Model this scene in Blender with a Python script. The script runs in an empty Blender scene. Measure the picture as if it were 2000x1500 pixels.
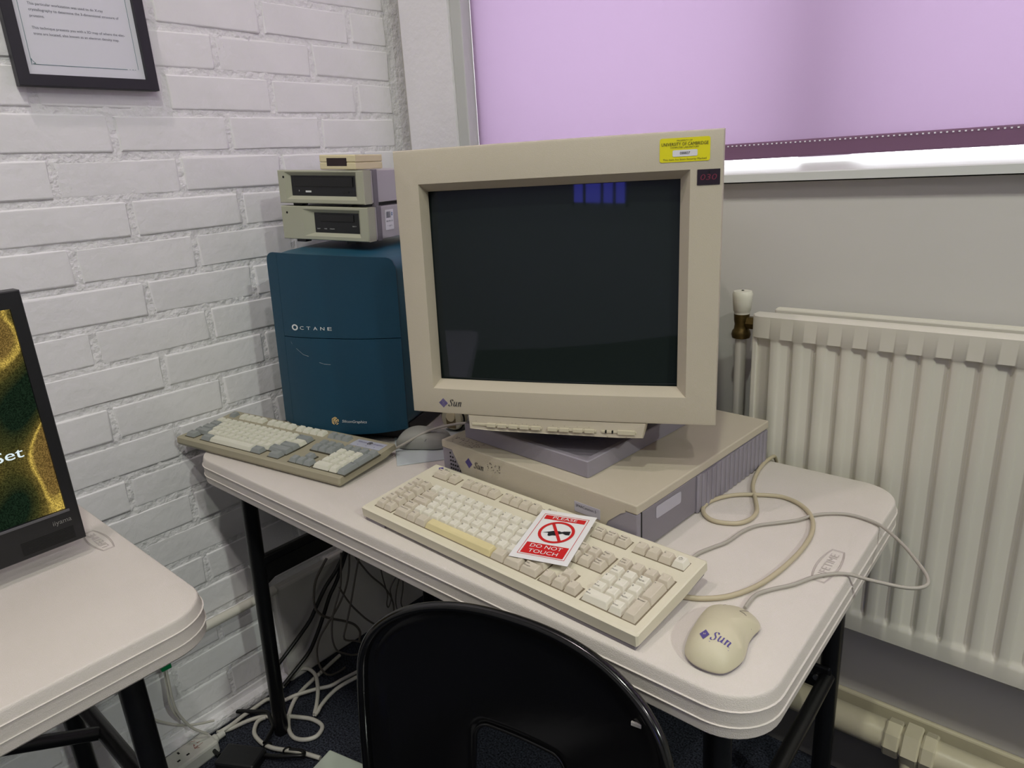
import bpy, bmesh, math, random
from math import sin, cos, pi, radians
from mathutils import Matrix, Vector
random.seed(7)
S = bpy.context.scene
COL = S.collection

# ------------------------------------------------------------------ camera
cam_d = bpy.data.cameras.new('camera'); cam = bpy.data.objects.new('camera', cam_d); COL.objects.link(cam)
S.camera = cam
yaw, pitch, roll = -0.72209, 0.30378, 0.06014
F = Vector((sin(yaw)*cos(pitch), cos(yaw)*cos(pitch), -sin(pitch)))
R0 = Vector((cos(yaw), -sin(yaw), 0)); D0 = F.cross(R0)
Rr = R0*cos(roll) + D0*sin(roll); Dd = -R0*sin(roll) + D0*cos(roll)
cam.matrix_world = Matrix(((Rr.x, -Dd.x, -F.x, 0.19305), (Rr.y, -Dd.y, -F.y, -0.56447), (Rr.z, -Dd.z, -F.z, 1.27659), (0, 0, 0, 1)))
cam_d.sensor_fit = 'HORIZONTAL'; cam_d.sensor_width = 36; cam_d.lens = 1350.57/2000*36
cam_d.clip_start = 0.02

# ------------------------------------------------------------------ world, lights, exposure
W = bpy.data.worlds.new('overcast_sky'); S.world = W; W.use_nodes = True
W.node_tree.nodes['Background'].inputs[0].default_value = (0.92, 0.96, 1.0, 1)
W.node_tree.nodes['Background'].inputs[1].default_value = 8.0
S.view_settings.view_transform = 'Standard'; S.view_settings.look = 'None'
S.view_settings.gamma = 1; S.view_settings.exposure = 0.14
S.view_settings.use_curve_mapping = False

def disk_light(name, loc, size, power, color, spread=180, aim=None):
    l = bpy.data.lights.new(name, 'AREA'); l.shape = 'DISK'; l.size = size; l.energy = power; l.color = color
    l.spread = radians(spread)
    o = bpy.data.objects.new(name, l); COL.objects.link(o); o.location = loc
    if aim: o.rotation_euler = (Vector(aim)-Vector(loc)).to_track_quat('-Z', 'Y').to_euler()
    return o
disk_light('ceiling_spot', (-0.75, -0.52, 3.00), 0.08, 7.0, (1.0, 0.88, 0.86))
disk_light('ceiling_spot', (0.15, -0.62, 3.00), 0.08, 12.0, (0.95, 1.0, 0.86))
disk_light('ceiling_spot', (1.20, -0.80, 3.00), 0.08, 13.0, (1.0, 0.95, 0.90))
def rect_light(name, loc, sx, sy, power, color):
    l = bpy.data.lights.new(name, 'AREA'); l.shape = 'RECTANGLE'; l.size = sx; l.size_y = sy; l.energy = power; l.color = color
    o = bpy.data.objects.new(name, l); COL.objects.link(o); o.location = loc
    return o
rect_light('ceiling_fill', (1.0, -2.0, 3.00), 1.2, 0.6, 5, (1.0, 0.97, 0.95))  # broad fill light added overhead to soften the shadows, lamp itself unseen
disk_light('ceiling_spot', (2.9, -0.7, 3.00), 0.14, 50, (0.92, 1.0, 0.90))
rect_light('ceiling_fill', (-0.4, -2.6, 3.00), 1.2, 0.6, 5, (1.0, 0.97, 0.95))  # another added fill light, further back and out of view

# ------------------------------------------------------------------ materials
def srgb(r, g, b):
    f = lambda c: (c/255/12.92) if c/255 <= 0.04045 else ((c/255+0.055)/1.055)**2.4
    return (f(r), f(g), f(b), 1)
def P(name, col, rough=0.5, bump=0.0, bscale=400.0, var=0.0, vscale=8.0, metal=0.0, spec=0.5, coat=0.0, col2=None, bdist=.001):
    m = bpy.data.materials.new(name); m.use_nodes = True; nt = m.node_tree; b = nt.nodes['Principled BSDF']
    b.inputs['Base Color'].default_value = srgb(*col); b.inputs['Roughness'].default_value = rough
    b.inputs['Metallic'].default_value = metal; b.inputs['Specular IOR Level'].default_value = spec
    b.inputs['Coat Weight'].default_value = coat
    tc = nt.nodes.new('ShaderNodeTexCoord')
    if var or col2:
        n = nt.nodes.new('ShaderNodeTexNoise'); n.inputs['Scale'].default_value = vscale; n.inputs['Detail'].default_value = 5
        mx = nt.nodes.new('ShaderNodeMix'); mx.data_type = 'RGBA'
        c = srgb(*col); c2 = srgb(*col2) if col2 else tuple(max(0, x*(1-var)) for x in c[:3])+(1,)
        mx.inputs['A'].default_value = c; mx.inputs['B'].default_value = c2
        rp = nt.nodes.new('ShaderNodeMapRange'); rp.inputs['From Min'].default_value = .35; rp.inputs['From Max'].default_value = .65
        nt.links.new(tc.outputs['Object'], n.inputs['Vector']); nt.links.new(n.outputs['Fac'], rp.inputs['Value'])
        nt.links.new(rp.outputs[0], mx.inputs['Factor']); nt.links.new(mx.outputs['Result'], b.inputs['Base Color'])
    if bump:
        n2 = nt.nodes.new('ShaderNodeTexNoise'); n2.inputs['Scale'].default_value = bscale; n2.inputs['Detail'].default_value = 3
        bp = nt.nodes.new('ShaderNodeBump'); bp.inputs['Strength'].default_value = bump; bp.inputs['Distance'].default_value = bdist
        nt.links.new(tc.outputs['Object'], n2.inputs['Vector']); nt.links.new(n2.outputs['Fac'], bp.inputs['Height'])
        nt.links.new(bp.outputs['Normal'], b.inputs['Normal'])
    return m
def EM(name, col, strength):
    m = bpy.data.materials.new(name); m.use_nodes = True; nt = m.node_tree
    for n in list(nt.nodes): nt.nodes.remove(n)
    e = nt.nodes.new('ShaderNodeEmission'); e.inputs[0].default_value = srgb(*col); e.inputs[1].default_value = strength
    o = nt.nodes.new('ShaderNodeOutputMaterial'); nt.links.new(e.outputs[0], o.inputs[0]); return m

M = {}
M['brick'] = P('painted_brick', (238, 236, 238), .62, .7, 60, .05, 6, bdist=.002)
M['mortar'] = P('painted_mortar', (236, 234, 236), .7, 1.0, 70, .06, 10, bdist=.006)
M['plaster'] = P('painted_plaster', (206, 203, 198), .6, .35, 60, .04, 3)
M['timber'] = P('painted_timber', (198, 200, 196), .45, .2, 40, .03, 4)
M['sill'] = P('sill_gloss_paint', (214, 216, 212), .35, .15, 40)
M['ceiling'] = P('ceiling_paint', (225, 224, 220), .8, .1, 50)
M['carpet'] = P('carpet', (24, 25, 31), .95, 3.0, 420, 0, 240, col2=(74, 78, 90), spec=.1)
M['table'] = P('blow_moulded_plastic', (218, 210, 202), .5, .7, 900, .03, 12)
M['table_side'] = P('table_side_plastic', (206, 195, 192), .45, .3, 700, .03, 12)
M['emboss'] = P('table_emboss', (188, 178, 174), .5)
M['black_steel'] = P('black_steel', (16, 16, 18), .35, .2, 300)
M['rivet'] = P('rivet_steel', (150, 150, 150), .35, metal=.9)
M['beige'] = P('beige_plastic', (196, 186, 167), .5, .35, 1200, .05, 5)
M['cream'] = P('cream_plastic', (200, 192, 168), .5, .35, 1200, .05, 5)
M['beige_dk'] = P('beige_plastic_shadow_gap', (120, 108, 88), .7)
M['kbcase'] = P('keyboard_case_plastic', (222, 215, 193), .5, .35, 1200, .05, 6)
M['keygrey'] = P('beige_key_plastic', (206, 196, 178), .45, .2, 1500)
M['keywhite'] = P('white_key_plastic', (226, 221, 206), .45, .2, 1500)
M['keyyellow'] = P('yellowed_key_plastic', (224, 210, 160), .45, .2, 1500, .06, 30)
M['lilac'] = P('grey_lilac_plastic', (146, 140, 150), .5, .4, 1200, .06, 10)
M['lilac_dk'] = P('dark_lilac_plastic', (130, 124, 132), .5, .4, 1200)
M['ink'] = P('dark_ink', (58, 54, 58), .6)
M['ink_soft'] = P('faded_ink', (110, 102, 96), .6)
M['violet'] = P('violet_ink', (86, 74, 140), .5)
M['hole'] = P('dark_hole', (14, 12, 12), .9)
M['teal'] = P('teal_plastic', (10, 62, 84), .42, .5, 900, .10, 7, spec=.4)
M['teal_top'] = P('teal_metallic_top', (24, 80, 102), .38, .4, 900, .08, 7)
M['dkbase'] = P('black_plastic', (20, 19, 24), .5, .2, 500)
M['white_ink'] = P('white_ink', (214, 216, 214), .5)
M['gold_ink'] = P('gold_ink', (208, 178, 120), .4)
M['sgcase'] = P('olive_grey_case', (160, 153, 130), .5, .3, 1200, .04, 8)
M['sgkey_w'] = P('pale_grey_key', (214, 212, 196), .45, .2, 1500)
M['sgkey_g'] = P('mid_grey_key', (140, 144, 142), .45, .2, 1500)
M['sggap'] = P('key_gap', (70, 66, 52), .8)
M['sglabel'] = P('silver_label', (176, 178, 190), .4)
M['drive'] = P('drive_bezel_plastic', (172, 172, 152), .5, .3, 1200, .04, 10)
M['drive_metal'] = P('drive_metal_shell', (176, 170, 176), .38, .3, 1500, .03, 10, spec=.6)
M['drive_strip'] = P('lilac_strip', (108, 102, 110), .45, .2, 900)
M['blackp'] = P('matt_black_plastic', (22, 23, 26), .45, .3, 900)
M['blackg'] = P('semi_gloss_black_plastic', (12, 12, 14), .3)
M['ivory'] = P('ivory_plastic', (218, 206, 168), .5, .3, 900)
M['redglass'] = P('dark_red_window', (34, 12, 14), .15)
M['mousep'] = P('cream_mouse_plastic', (208, 200, 172), .4, .25, 1500, .06, 14)
M['sgmouse'] = P('grey_mouse_plastic', (150, 150, 142), .5, .2, 1200)
M['cord_beige'] = P('beige_cord', (186, 174, 146), .5)
M['cord_grey'] = P('grey_cord', (170, 164, 154), .5)
M['cord_white'] = P('white_cord', (206, 203, 192), .45)
M['cord_dk'] = P('brownish_grey_cord', (92, 86, 80), .5)
M['cord_black'] = P('black_cord', (14, 14, 14), .4)
M['chair'] = P('glossy_black_plastic', (9, 9, 11), .16, .15, 60, spec=.6)
M['chair_scuff'] = P('scuffed_white', (190, 186, 180), .6)
M['radiator'] = P('radiator_enamel', (214, 209, 196), .32, .15, 120, .02, 4, coat=.15)
M['pipe'] = P('cream_painted_pipe', (206, 196, 168), .35, .4, 90, .05, 20)
M['pipe_w'] = P('white_painted_pipe', (214, 210, 200), .35, .3, 90)
M['base_dk'] = P('dark_grey_strip', (112, 110, 106), .6)
M['brass'] = P('tarnished_brass', (108, 90, 52), .42, .4, 200, .35, 60, metal=.85)
M['capw'] = P('valve_cap_plastic', (226, 222, 208), .4)
M['frame'] = P('black_frame', (34, 32, 40), .5)
M['paper'] = P('white_paper', (220, 220, 228), .6)
M['paper_ink'] = P('grey_print', (92, 94, 108), .6)
M['teal_line'] = P('teal_print_line', (84, 122, 128), .6)
M['card'] = P('white_card', (232, 230, 230), .45)
M['red_ink'] = P('red_print', (204, 30, 34), .45)
M['black_ink'] = P('black_print', (24, 24, 30), .5)
M['yellow'] = P('yellow_sticker', (226, 216, 20), .4)
M['sticker_w'] = P('white_sticker', (220, 218, 224), .5)
M['clear_label'] = P('translucent_label', (176, 172, 184), .2)
M['led_win'] = P('dark_display_window', (42, 32, 46), .12)
M['led_seg'] = P('red_segment', (112, 36, 58), .4)
M['lcdframe'] = P('lcd_black_bezel', (20, 20, 24), .42, .15, 900)
M['alu'] = P('grey_bezel_strip', (92, 90, 96), .35)
M['strip_w'] = P('white_socket_plastic', (206, 204, 196), .4, .3, 300, .05, 30)
M['greenp'] = P('green_plug_boot', (0, 116, 66), .45)
M['boxp'] = P('pale_green_white_plastic', (196, 204, 190), .45)
M['stain_red'] = P('red_scribble', (150, 60, 46), .6)
M['eye'] = P('beige_camera_head', (196, 190, 160), .4)
M['eye2'] = P('brown_camera_window', (120, 104, 72), .3)
M['mat'] = P('pale_mouse_mat', (186, 192, 194), .6)
M['hem'] = P('blind_hem_bar', (118, 84, 112), .6)
M['light_dots'] = P('white_light_dots', (240, 236, 244), .5)

# crt glass: dark with a bluish anti-reflection coat
def crt():
    m = bpy.data.materials.new('crt_glass'); m.use_nodes = True; nt = m.node_tree; b = nt.nodes['Principled BSDF']
    b.inputs['Base Color'].default_value = srgb(31, 38, 36); b.inputs['Roughness'].default_value = .03
    b.inputs['Specular IOR Level'].default_value = .55; b.inputs['Specular Tint'].default_value = (0.60, 0.60, 0.95, 1)
    tc = nt.nodes.new('ShaderNodeTexCoord'); n = nt.nodes.new('ShaderNodeTexNoise'); n.inputs['Scale'].default_value = 30; n.inputs['Detail'].default_value = 6
    mr = nt.nodes.new('ShaderNodeMapRange'); mr.inputs['To Min'].default_value = .01; mr.inputs['To Max'].default_value = .06
    nt.links.new(tc.outputs['Object'], n.inputs['Vector']); nt.links.new(n.outputs['Fac'], mr.inputs['Value']); nt.links.new(mr.outputs[0], b.inputs['Roughness'])
    return m
M['crt'] = crt()
# roller blind fabric: translucent
def blind_mat():
    m = bpy.data.materials.new('blind_fabric'); m.use_nodes = True; nt = m.node_tree
    for n in list(nt.nodes): nt.nodes.remove(n)
    o = nt.nodes.new('ShaderNodeOutputMaterial'); a = nt.nodes.new('ShaderNodeAddShader')
    t = nt.nodes.new('ShaderNodeBsdfTranslucent'); d = nt.nodes.new('ShaderNodeBsdfDiffuse')
    t.inputs[0].default_value = (0.240, 0.157, 0.265, 1); d.inputs[0].default_value = (0.22, 0.15, 0.22, 1)
    tc = nt.nodes.new('ShaderNodeTexCoord'); mp = nt.nodes.new('ShaderNodeMapping'); mp.inputs['Scale'].default_value = (300, 1, 900)
    n = nt.nodes.new('ShaderNodeTexNoise'); n.inputs['Scale'].default_value = 1; n.inputs['Detail'].default_value = 2
    mx = nt.nodes.new('ShaderNodeMix'); mx.data_type = 'RGBA'; mx.inputs['A'].default_value = (0.075, 0.053, 0.080, 1); mx.inputs['B'].default_value = (0.083, 0.060, 0.089, 1)
    nt.links.new(tc.outputs['Object'], mp.inputs[0]); nt.links.new(mp.outputs[0], n.inputs['Vector']); nt.links.new(n.outputs['Fac'], mx.inputs['Factor'])
    nt.links.new(mx.outputs['Result'], t.inputs[0])
    nt.links.new(t.outputs[0], a.inputs[0]); nt.links.new(d.outputs[0], a.inputs[1]); nt.links.new(a.outputs[0], o.inputs[0]); return m
M['blind'] = blind_mat()
def glass_mat():
    m = bpy.data.materials.new('window_glass'); m.use_nodes = True; nt = m.node_tree
    for n in list(nt.nodes): nt.nodes.remove(n)
    o = nt.nodes.new('ShaderNodeOutputMaterial'); mx = nt.nodes.new('ShaderNodeMixShader'); mx.inputs[0].default_value = .06
    t = nt.nodes.new('ShaderNodeBsdfTransparent'); g = nt.nodes.new('ShaderNodeBsdfGlossy'); g.inputs['Roughness'].default_value = .02
    nt.links.new(t.outputs[0], mx.inputs[1]); nt.links.new(g.outputs[0], mx.inputs[2]); nt.links.new(mx.outputs[0], o.inputs[0]); return m
M['glass'] = glass_mat()
M['glass_tint'] = glass_mat(); M['glass_tint'].name = 'dimming_blue_glass'
for n_ in M['glass_tint'].node_tree.nodes:
    if n_.type == 'BSDF_TRANSPARENT': n_.inputs[0].default_value = (.30, .30, .62, 1)  # tint added to cut this window's daylight and turn its reflection blue
# lcd picture: a golden and olive fractal terrain with fine wavy grain
def lcd_picture():
    m = bpy.data.materials.new('lcd_picture'); m.use_nodes = True; nt = m.node_tree
    for n in list(nt.nodes): nt.nodes.remove(n)
    o = nt.nodes.new('ShaderNodeOutputMaterial'); e = nt.nodes.new('ShaderNodeEmission'); e.inputs[1].default_value = 1.0
    tc = nt.nodes.new('ShaderNodeTexCoord')
    w = nt.nodes.new('ShaderNodeTexNoise'); w.inputs['Scale'].default_value = 5.0; w.inputs['Detail'].default_value = 0.8; w.inputs['Distortion'].default_value = 1.3
    wv = nt.nodes.new('ShaderNodeTexWave'); wv.inputs['Scale'].default_value = 90; wv.inputs['Distortion'].default_value = 26; wv.inputs['Detail'].default_value = 3; wv.inputs['Detail Scale'].default_value = 1.2
    cr = nt.nodes.new('ShaderNodeValToRGB'); el = cr.color_ramp.elements
    el[0].position = .33; el[0].color = srgb(24, 38, 26); el[1].position = .78; el[1].color = srgb(56, 38, 26)
    for p, c in ((.43, (62, 62, 32)), (.485, (104, 90, 44)), (.50, (206, 176, 84)), (.515, (128, 104, 54)), (.62, (104, 78, 46))):
        x = el.new(p); x.color = srgb(*c)
    mx = nt.nodes.new('ShaderNodeMix'); mx.data_type = 'RGBA'; mx.blend_type = 'MULTIPLY'; mx.inputs['Factor'].default_value = .6
    nt.links.new(tc.outputs['Object'], w.inputs['Vector']); nt.links.new(tc.outputs['Object'], wv.inputs['Vector'])
    nt.links.new(w.outputs['Fac'], cr.inputs[0]); nt.links.new(cr.outputs[0], mx.inputs['A']); nt.links.new(wv.outputs['Color'], mx.inputs['B'])
    nt.links.new(mx.outputs['Result'], e.inputs[0]); nt.links.new(e.outputs[0], o.inputs[0]); return m
M['lcd'] = lcd_picture()
M['lcd_text'] = EM('lcd_text', (214, 228, 232), 1.0)

# ------------------------------------------------------------------ geometry helpers
def weighted(me):
    """smooth shading with normals weighted by face area, so big faces stay flat"""
    N_ = [Vector((0, 0, 0)) for _ in me.vertices]
    for p in me.polygons:
        for v in p.vertices: N_[v] += p.normal*p.area
    me.polygons.foreach_set('use_smooth', [True]*len(me.polygons))
    me.normals_split_custom_set_from_vertices([tuple(n.normalized()) if n.length else (0, 0, 1) for n in N_])
def link(name, me, mat, parent=None):
    o = bpy.data.objects.new(name, me); COL.objects.link(o)
    if mat and not me.materials: me.materials.append(mat)
    if parent: o.parent = parent
    return o
def part(name, bm, mat, parent=None, smooth=False, label=None):
    me = bpy.data.meshes.new(name); bmesh.ops.recalc_face_normals(bm, faces=bm.faces); bm.to_mesh(me); bm.free()
    if smooth:
        me.polygons.foreach_set('use_smooth', [True]*len(me.polygons))
        me.set_sharp_from_angle(angle=radians(smooth if smooth is not True else 40))
    o = link(name, me, mat, parent)
    if label: o['label'] = label
    return o
def empty(name, loc=(0, 0, 0), rot=(0, 0, 0)):
    o = bpy.data.objects.new(name, None); COL.objects.link(o); o.location = loc; o.rotation_euler = rot
    o.empty_display_size = .05
    return o
def tag(o, label, cat, group=None):
    o['label'] = label; o['category'] = cat
    if group: o['group'] = group
    return o
def struct(o): o['kind'] = 'structure'; return o
def B(): return bmesh.new()
def add_box(bm, x0, x1, y0, y1, z0, z1, bev=0.0, seg=2, mtx=None):
    r = bmesh.ops.create_cube(bm, size=1.0); vs = r['verts']
    for v in vs: v.co = Vector(((x0+x1)/2+v.co.x*(x1-x0), (y0+y1)/2+v.co.y*(y1-y0), (z0+z1)/2+v.co.z*(z1-z0)))
    if bev:
        es = list({e for v in vs for e in v.link_edges})
        rb = bmesh.ops.bevel(bm, geom=es, offset=bev, segments=seg, profile=.5, affect='EDGES')
        vs = list({v for f in rb['faces'] for v in f.verts} | {v for v in vs if v.is_valid})
    if mtx is not None:
        for v in vs: v.co = mtx @ v.co
    return vs
def box(*a, **k):
    bm = B(); add_box(bm, *a, **k); return bm
def add_loops(bm, loops, closed=True, cap0=True, cap1=True):
    rings = [[bm.verts.new(p) for p in L] for L in loops]; n = len(rings[0])
    for a, b in zip(rings, rings[1:]):
        for i in range(n if closed else n-1):
            j = (i+1) % n
            bm.faces.new((a[i], a[j], b[j], b[i]))
    if cap0: bm.faces.new(rings[0][::-1])
    if cap1: bm.faces.new(rings[-1])
    return rings
def add_lathe(bm, prof, n=24, c=(0, 0, 0), axis='z', cap=True):
    loops = []
    for r, h in prof:
        L = []
        for i in range(n):
            a = 2*pi*i/n
            if axis == 'z': p = (c[0]+r*cos(a), c[1]+r*sin(a), c[2]+h)
            elif axis == 'y': p = (c[0]+r*cos(a), c[1]+h, c[2]+r*sin(a))
            else: p = (c[0]+h, c[1]+r*cos(a), c[2]+r*sin(a))
            L.append(p)
        loops.append(L)
    add_loops(bm, loops, True, cap, cap)
def catmull(pts, sub):
    P_ = [Vector(p) for p in pts]; out = []
    for i in range(len(P_)-1):
        p0 = P_[max(i-1, 0)]; p1 = P_[i]; p2 = P_[i+1]; p3 = P_[min(i+2, len(P_)-1)]
        for k in range(sub):
            t = k/sub
            out.append(0.5*((2*p1)+(-p0+p2)*t+(2*p0-5*p1+4*p2-p3)*t*t+(-p0+3*p1-3*p2+p3)*t**3))
    out.append(P_[-1]); return out
def add_tube(bm, pts, r, n=8, sub=4, closed=False):
    pts = catmull(pts, sub) if sub > 1 else [Vector(p) for p in pts]
    m = len(pts); loops = []; up = Vector((0, 0, 1)); prev = None
    for i, p in enumerate(pts):
        if closed: t = (pts[(i+1) % m]-pts[i-1])
        else: t = (pts[min(i+1, m-1)]-pts[max(i-1, 0)])
        t.normalize()
        if prev is None:
            s = t.cross(up)
            if s.length < .1: s = t.cross(Vector((1, 0, 0)))
        else: s = prev-t*prev.dot(t)
        s.normalize(); prev = s; u = s.cross(t)
        rr = r[min(i, len(r)-1)] if isinstance(r, (list, tuple)) else r
        loops.append([p+(s*cos(2*pi*k/n)+u*sin(2*pi*k/n))*rr for k in range(n)])
    if closed:
        loops.append(loops[0]); bm2 = loops
        rings = [[bm.verts.new(q) for q in L] for L in loops[:-1]]; rings.append(rings[0])
        for a, b in zip(rings, rings[1:]):
            for i in range(n):
                j = (i+1) % n; bm.faces.new((a[i], a[j], b[j], b[i]))
    else: add_loops(bm, loops)
def tube(*a, **k):
    bm = B(); add_tube(bm, *a, **k); return bm
def rrect(x0, x1, y0, y1, r, seg=6):
    out = []
    for cx, cy, a0 in ((x1-r, y1-r, 0), (x0+r, y1-r, 90), (x0+r, y0+r, 180), (x1-r, y0+r, 270)):
        for k in range(seg+1):
            a = radians(a0+90*k/seg); out.append((cx+r*cos(a), cy+r*sin(a)))
    return out
def add_prism(bm, poly, d0, d1, fn):
    """fn(u, v, d) -> point"""
    add_loops(bm, [[fn(u, v, d0) for u, v in poly], [fn(u, v, d1) for u, v in poly]])
# flat print: text and shapes laid on a plane given by origin O, right U, up V
_txt = {}
def text_verts(s, shear=0.0):
    key = (s, shear)
    if key not in _txt:
        c = bpy.data.curves.new('t', 'FONT'); c.body = s; c.align_x = 'CENTER'; c.align_y = 'CENTER'; c.resolution_u = 3 if len(s) < 12 else 2; c.shear = shear
        o = bpy.data.objects.new('t', c); COL.objects.link(o)
        dg = bpy.context.evaluated_depsgraph_get(); me = bpy.data.meshes.new_from_object(o.evaluated_get(dg))
        V_ = [tuple(v.co) for v in me.vertices]; F_ = [tuple(p.vertices) for p in me.polygons]
        bpy.data.objects.remove(o); bpy.data.curves.remove(c); bpy.data.meshes.remove(me)
        _txt[key] = (V_, F_)
    return _txt[key]
def add_text(bm, s, size, O, U, V, width=None, shear=0.0, fn=None):
    V_, F_ = text_verts(s, shear)
    if not V_: return
    xs = [v[0] for v in V_]; w = max(xs)-min(xs); cx = (max(xs)+min(xs))/2
    sx = (width/w) if width else size
    O = Vector(O); U = Vector(U); V = Vector(V)
    bv = [bm.verts.new(fn((v[0]-cx)*sx, v[1]*size) if fn else O+U*((v[0]-cx)*sx)+V*(v[1]*size)) for v in V_]
    for f in F_:
        try: bm.faces.new([bv[i] for i in f])
        except ValueError: pass
def flat(name, bm, mat, parent=None, label=None):
    me = bpy.data.meshes.new(name); bm.to_mesh(me); bm.free(); o = link(name, me, mat, parent)
    if label: o['label'] = label
    return o
def add_poly(bm, pts): bm.faces.new([bm.verts.new(p) for p in pts])
def add_stroke(bm, pts, nib, fn):
    """broad-nib pen stroke: pts 2D, nib vector 2D"""
    A = [(x-nib[0], y-nib[1]) for x, y in pts]; C = [(x+nib[0], y+nib[1]) for x, y in pts]
    va = [bm.verts.new(fn(*p)) for p in A]; vc = [bm.verts.new(fn(*p)) for p in C]
    for i in range(len(pts)-1): bm.faces.new((va[i], va[i+1], vc[i+1], vc[i]))
def sm2(pts, sub=5): return [(p.x, p.y) for p in catmull([(a, b, 0) for a, b in pts], sub)]
def sun_word(bm, h, fn0, sh=.22):
    """italic serif letters S u n; h = x-height scale, origin at the left end of the baseline"""
    fn = lambda x, y: fn0((x+sh*y)*h, y*h)
    nib = (.105, .03)
    for st in (sm2([(.80, 1.12), (.62, 1.42), (.34, 1.40), (.22, 1.12), (.42, .80), (.62, .52), (.55, .12), (.28, 0), (.02, .12), (-.02, .36)]),
               sm2([(1.02, .92), (1.12, .98), (1.16, .9), (1.10, .3), (1.22, .06), (1.42, .12), (1.62, .5)]), [(1.66, .98), (1.62, .08), (1.78, .04), (1.86, .14)],
               [(2.02, .92), (2.16, .98), (2.13, 0)], sm2([(2.16, .5), (2.36, .92), (2.56, .96), (2.62, .8), (2.56, .3), (2.62, .04), (2.80, .12)])):
        add_stroke(bm, st, nib, fn)
def sun_diamond(bm, s, fn):
    """diamond of four blocks, each of small U shaped bars"""
    for qx, qy in ((0, 1), (1, 0), (0, -1), (-1, 0)):
        cx, cy = qx*s*.5, qy*s*.5
        for k in (-1, 0, 1):
            # bars parallel to one side, alternating per block
            dx, dy = (1, 1) if qx == 0 else (1, -1)
            nx, ny = (-dy, dx)
            L_ = s*.235; t = s*.054; off = k*s*.158
            p = [(cx+nx*off+dx*L_*a-nx*t*b*0+(-dy)*0+nx*t*b, cy+ny*off+dy*L_*a+ny*t*b) for a, b in ((-1, -1), (1, -1), (1, 1), (-1, 1))]
            add_poly(bm, [fn(x, y) for x, y in p])

# ================================================================== THE ROOM
XL, YB, ZC = -1.318, 0.75, 3.06
XR, YF = 5.0, -4.2
struct(part('floor', box(XL-.1, XR+.1, YF-.1, YB+.1, -.06, 0), M['carpet']))
struct(part('ceiling', box(XL-.1, XR+.1, YF-.1, YB+.3, ZC, ZC+.06), M['ceiling']))
wl = struct(part('wall_left', box(XL-.12, XL-.006, YF, YB+.3, 0, ZC), M['mortar']))
# painted bricks, each its own piece
def brick_mesh(sd, L=.229, H=.069):
    random.seed(sd); bm = B(); j = lambda a: random.uniform(-a, a); d = .0034
    vs = add_box(bm, -.008, d, -L/2, L/2, -H/2, H/2, bev=.0046, seg=2)
    for v in bm.verts:
        if v.co.x > 0: v.co.x += j(.0009); v.co.y += j(.0026); v.co.z += j(.0022)
    me = bpy.data.meshes.new('brick'); bm.to_mesh(me); bm.free()
    weighted(me); me.materials.append(M['brick']); return me
bricks = [brick_mesh(i) for i in range(8)]; half = brick_mesh(20, L=.108)
k = 0
for row in range(0, 30):
    z = -.03+.0807*row+.0405
    y0 = .0265 if row % 2 else .145
    for n in range(-5, 4):
        yc = y0+.24*n+.12
        ya, yb_ = yc-.12, yc+.12
        if yb_ < -.95 or ya > YB-.02: continue
        hb = False; sy = 1
        if z < .29 and yb_ > .18:
            if ya > .13: continue
            sy = (.165-ya)/.24; yc = (ya+.165)/2
        if yb_ > YB: hb = True; yc = (ya+YB)/2
        k += 1
        o = bpy.data.objects.new('brick', half if hb else bricks[(k*5+row) % 8]); COL.objects.link(o); o.parent = wl
        random.seed(k); o.location = (XL-.0055+random.uniform(-.0012, .0012), yc, z+random.uniform(-.0015, .0015))
        o.rotation_euler = (random.uniform(-.006, .006), 0, random.uniform(-.004, .004))
        o.scale = (1.0, sy, 1)
from mathutils import noise
gy, gz = 330, 380; y_a, y_b, z_a, z_b = -.95, YB-.012, .0, 2.02
vv = []; 
for j in range(gz+1):
    z = z_a+(z_b-z_a)*j/gz
    for i in range(gy+1):
        y = y_a+(y_b-y_a)*i/gy
        n_ = noise.noise((y*38, z*38, 1.3))*.6+noise.noise((y*110, z*110, 4.1))*.5
        vv.append((XL-.0046+.0021*n_, y, z))
ff = [(j*(gy+1)+i, j*(gy+1)+i+1, (j+1)*(gy+1)+i+1, (j+1)*(gy+1)+i) for j in range(gz) for i in range(gy)]
me = bpy.data.meshes.new('mortar_joints'); me.from_pydata(vv, [], ff); me.polygons.foreach_set('use_smooth', [True]*len(me.polygons))
mj = link('mortar_joints', me, M['mortar'], wl)
random.seed(3)
struct(part('trim_1', box(XL-.01, -1.297, .165, YB, 0, .283, bev=.006, seg=2), M['plaster']))      # rendered low panel by the corner
struct(part('baseboard_left', box(XL-.01, -1.296, -2.0, .165, 0, .028, bev=.008), M['mortar']))
# back wall with the window opening: x -1.09 .. 2.4, z 1.225 .. 2.30
WX0, WX1, WZ0, WZ1 = -1.10, 2.45, 1.222, 2.32
bm = B()
add_box(bm, XL+.049, WX0, YB, YB+.25, 0, ZC)
add_box(bm, XL-.1, XL+.049, YB+.045, YB+.25, 0, ZC)
add_box(bm, WX1, XR, YB, YB+.25, 0, ZC)
add_box(bm, WX0, WX1, YB, YB+.25, 0, WZ0)
add_box(bm, WX0, WX1, YB, YB+.25, WZ1, ZC)
struct(part('wall_back', bm, M['plaster']))
struct(part('wall_right', box(XR, XR+.1, YF, YB+.1, 0, ZC), M['plaster']))
bm = B()
FX0, FX1, FZ0, FZ1 = .66, 1.56, 1.70, 2.4
add_box(bm, XL-.12, FX0, YF-.1, YF+.001, 0, ZC); add_box(bm, FX1, XR, YF-.1, YF, 0, ZC)
add_box(bm, FX0, FX1, YF-.1, YF, 0, FZ0); add_box(bm, FX0, FX1, YF-.1, YF, FZ1, ZC)
struct(part('wall_front', bm, M['plaster']))
bm = B()
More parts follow.
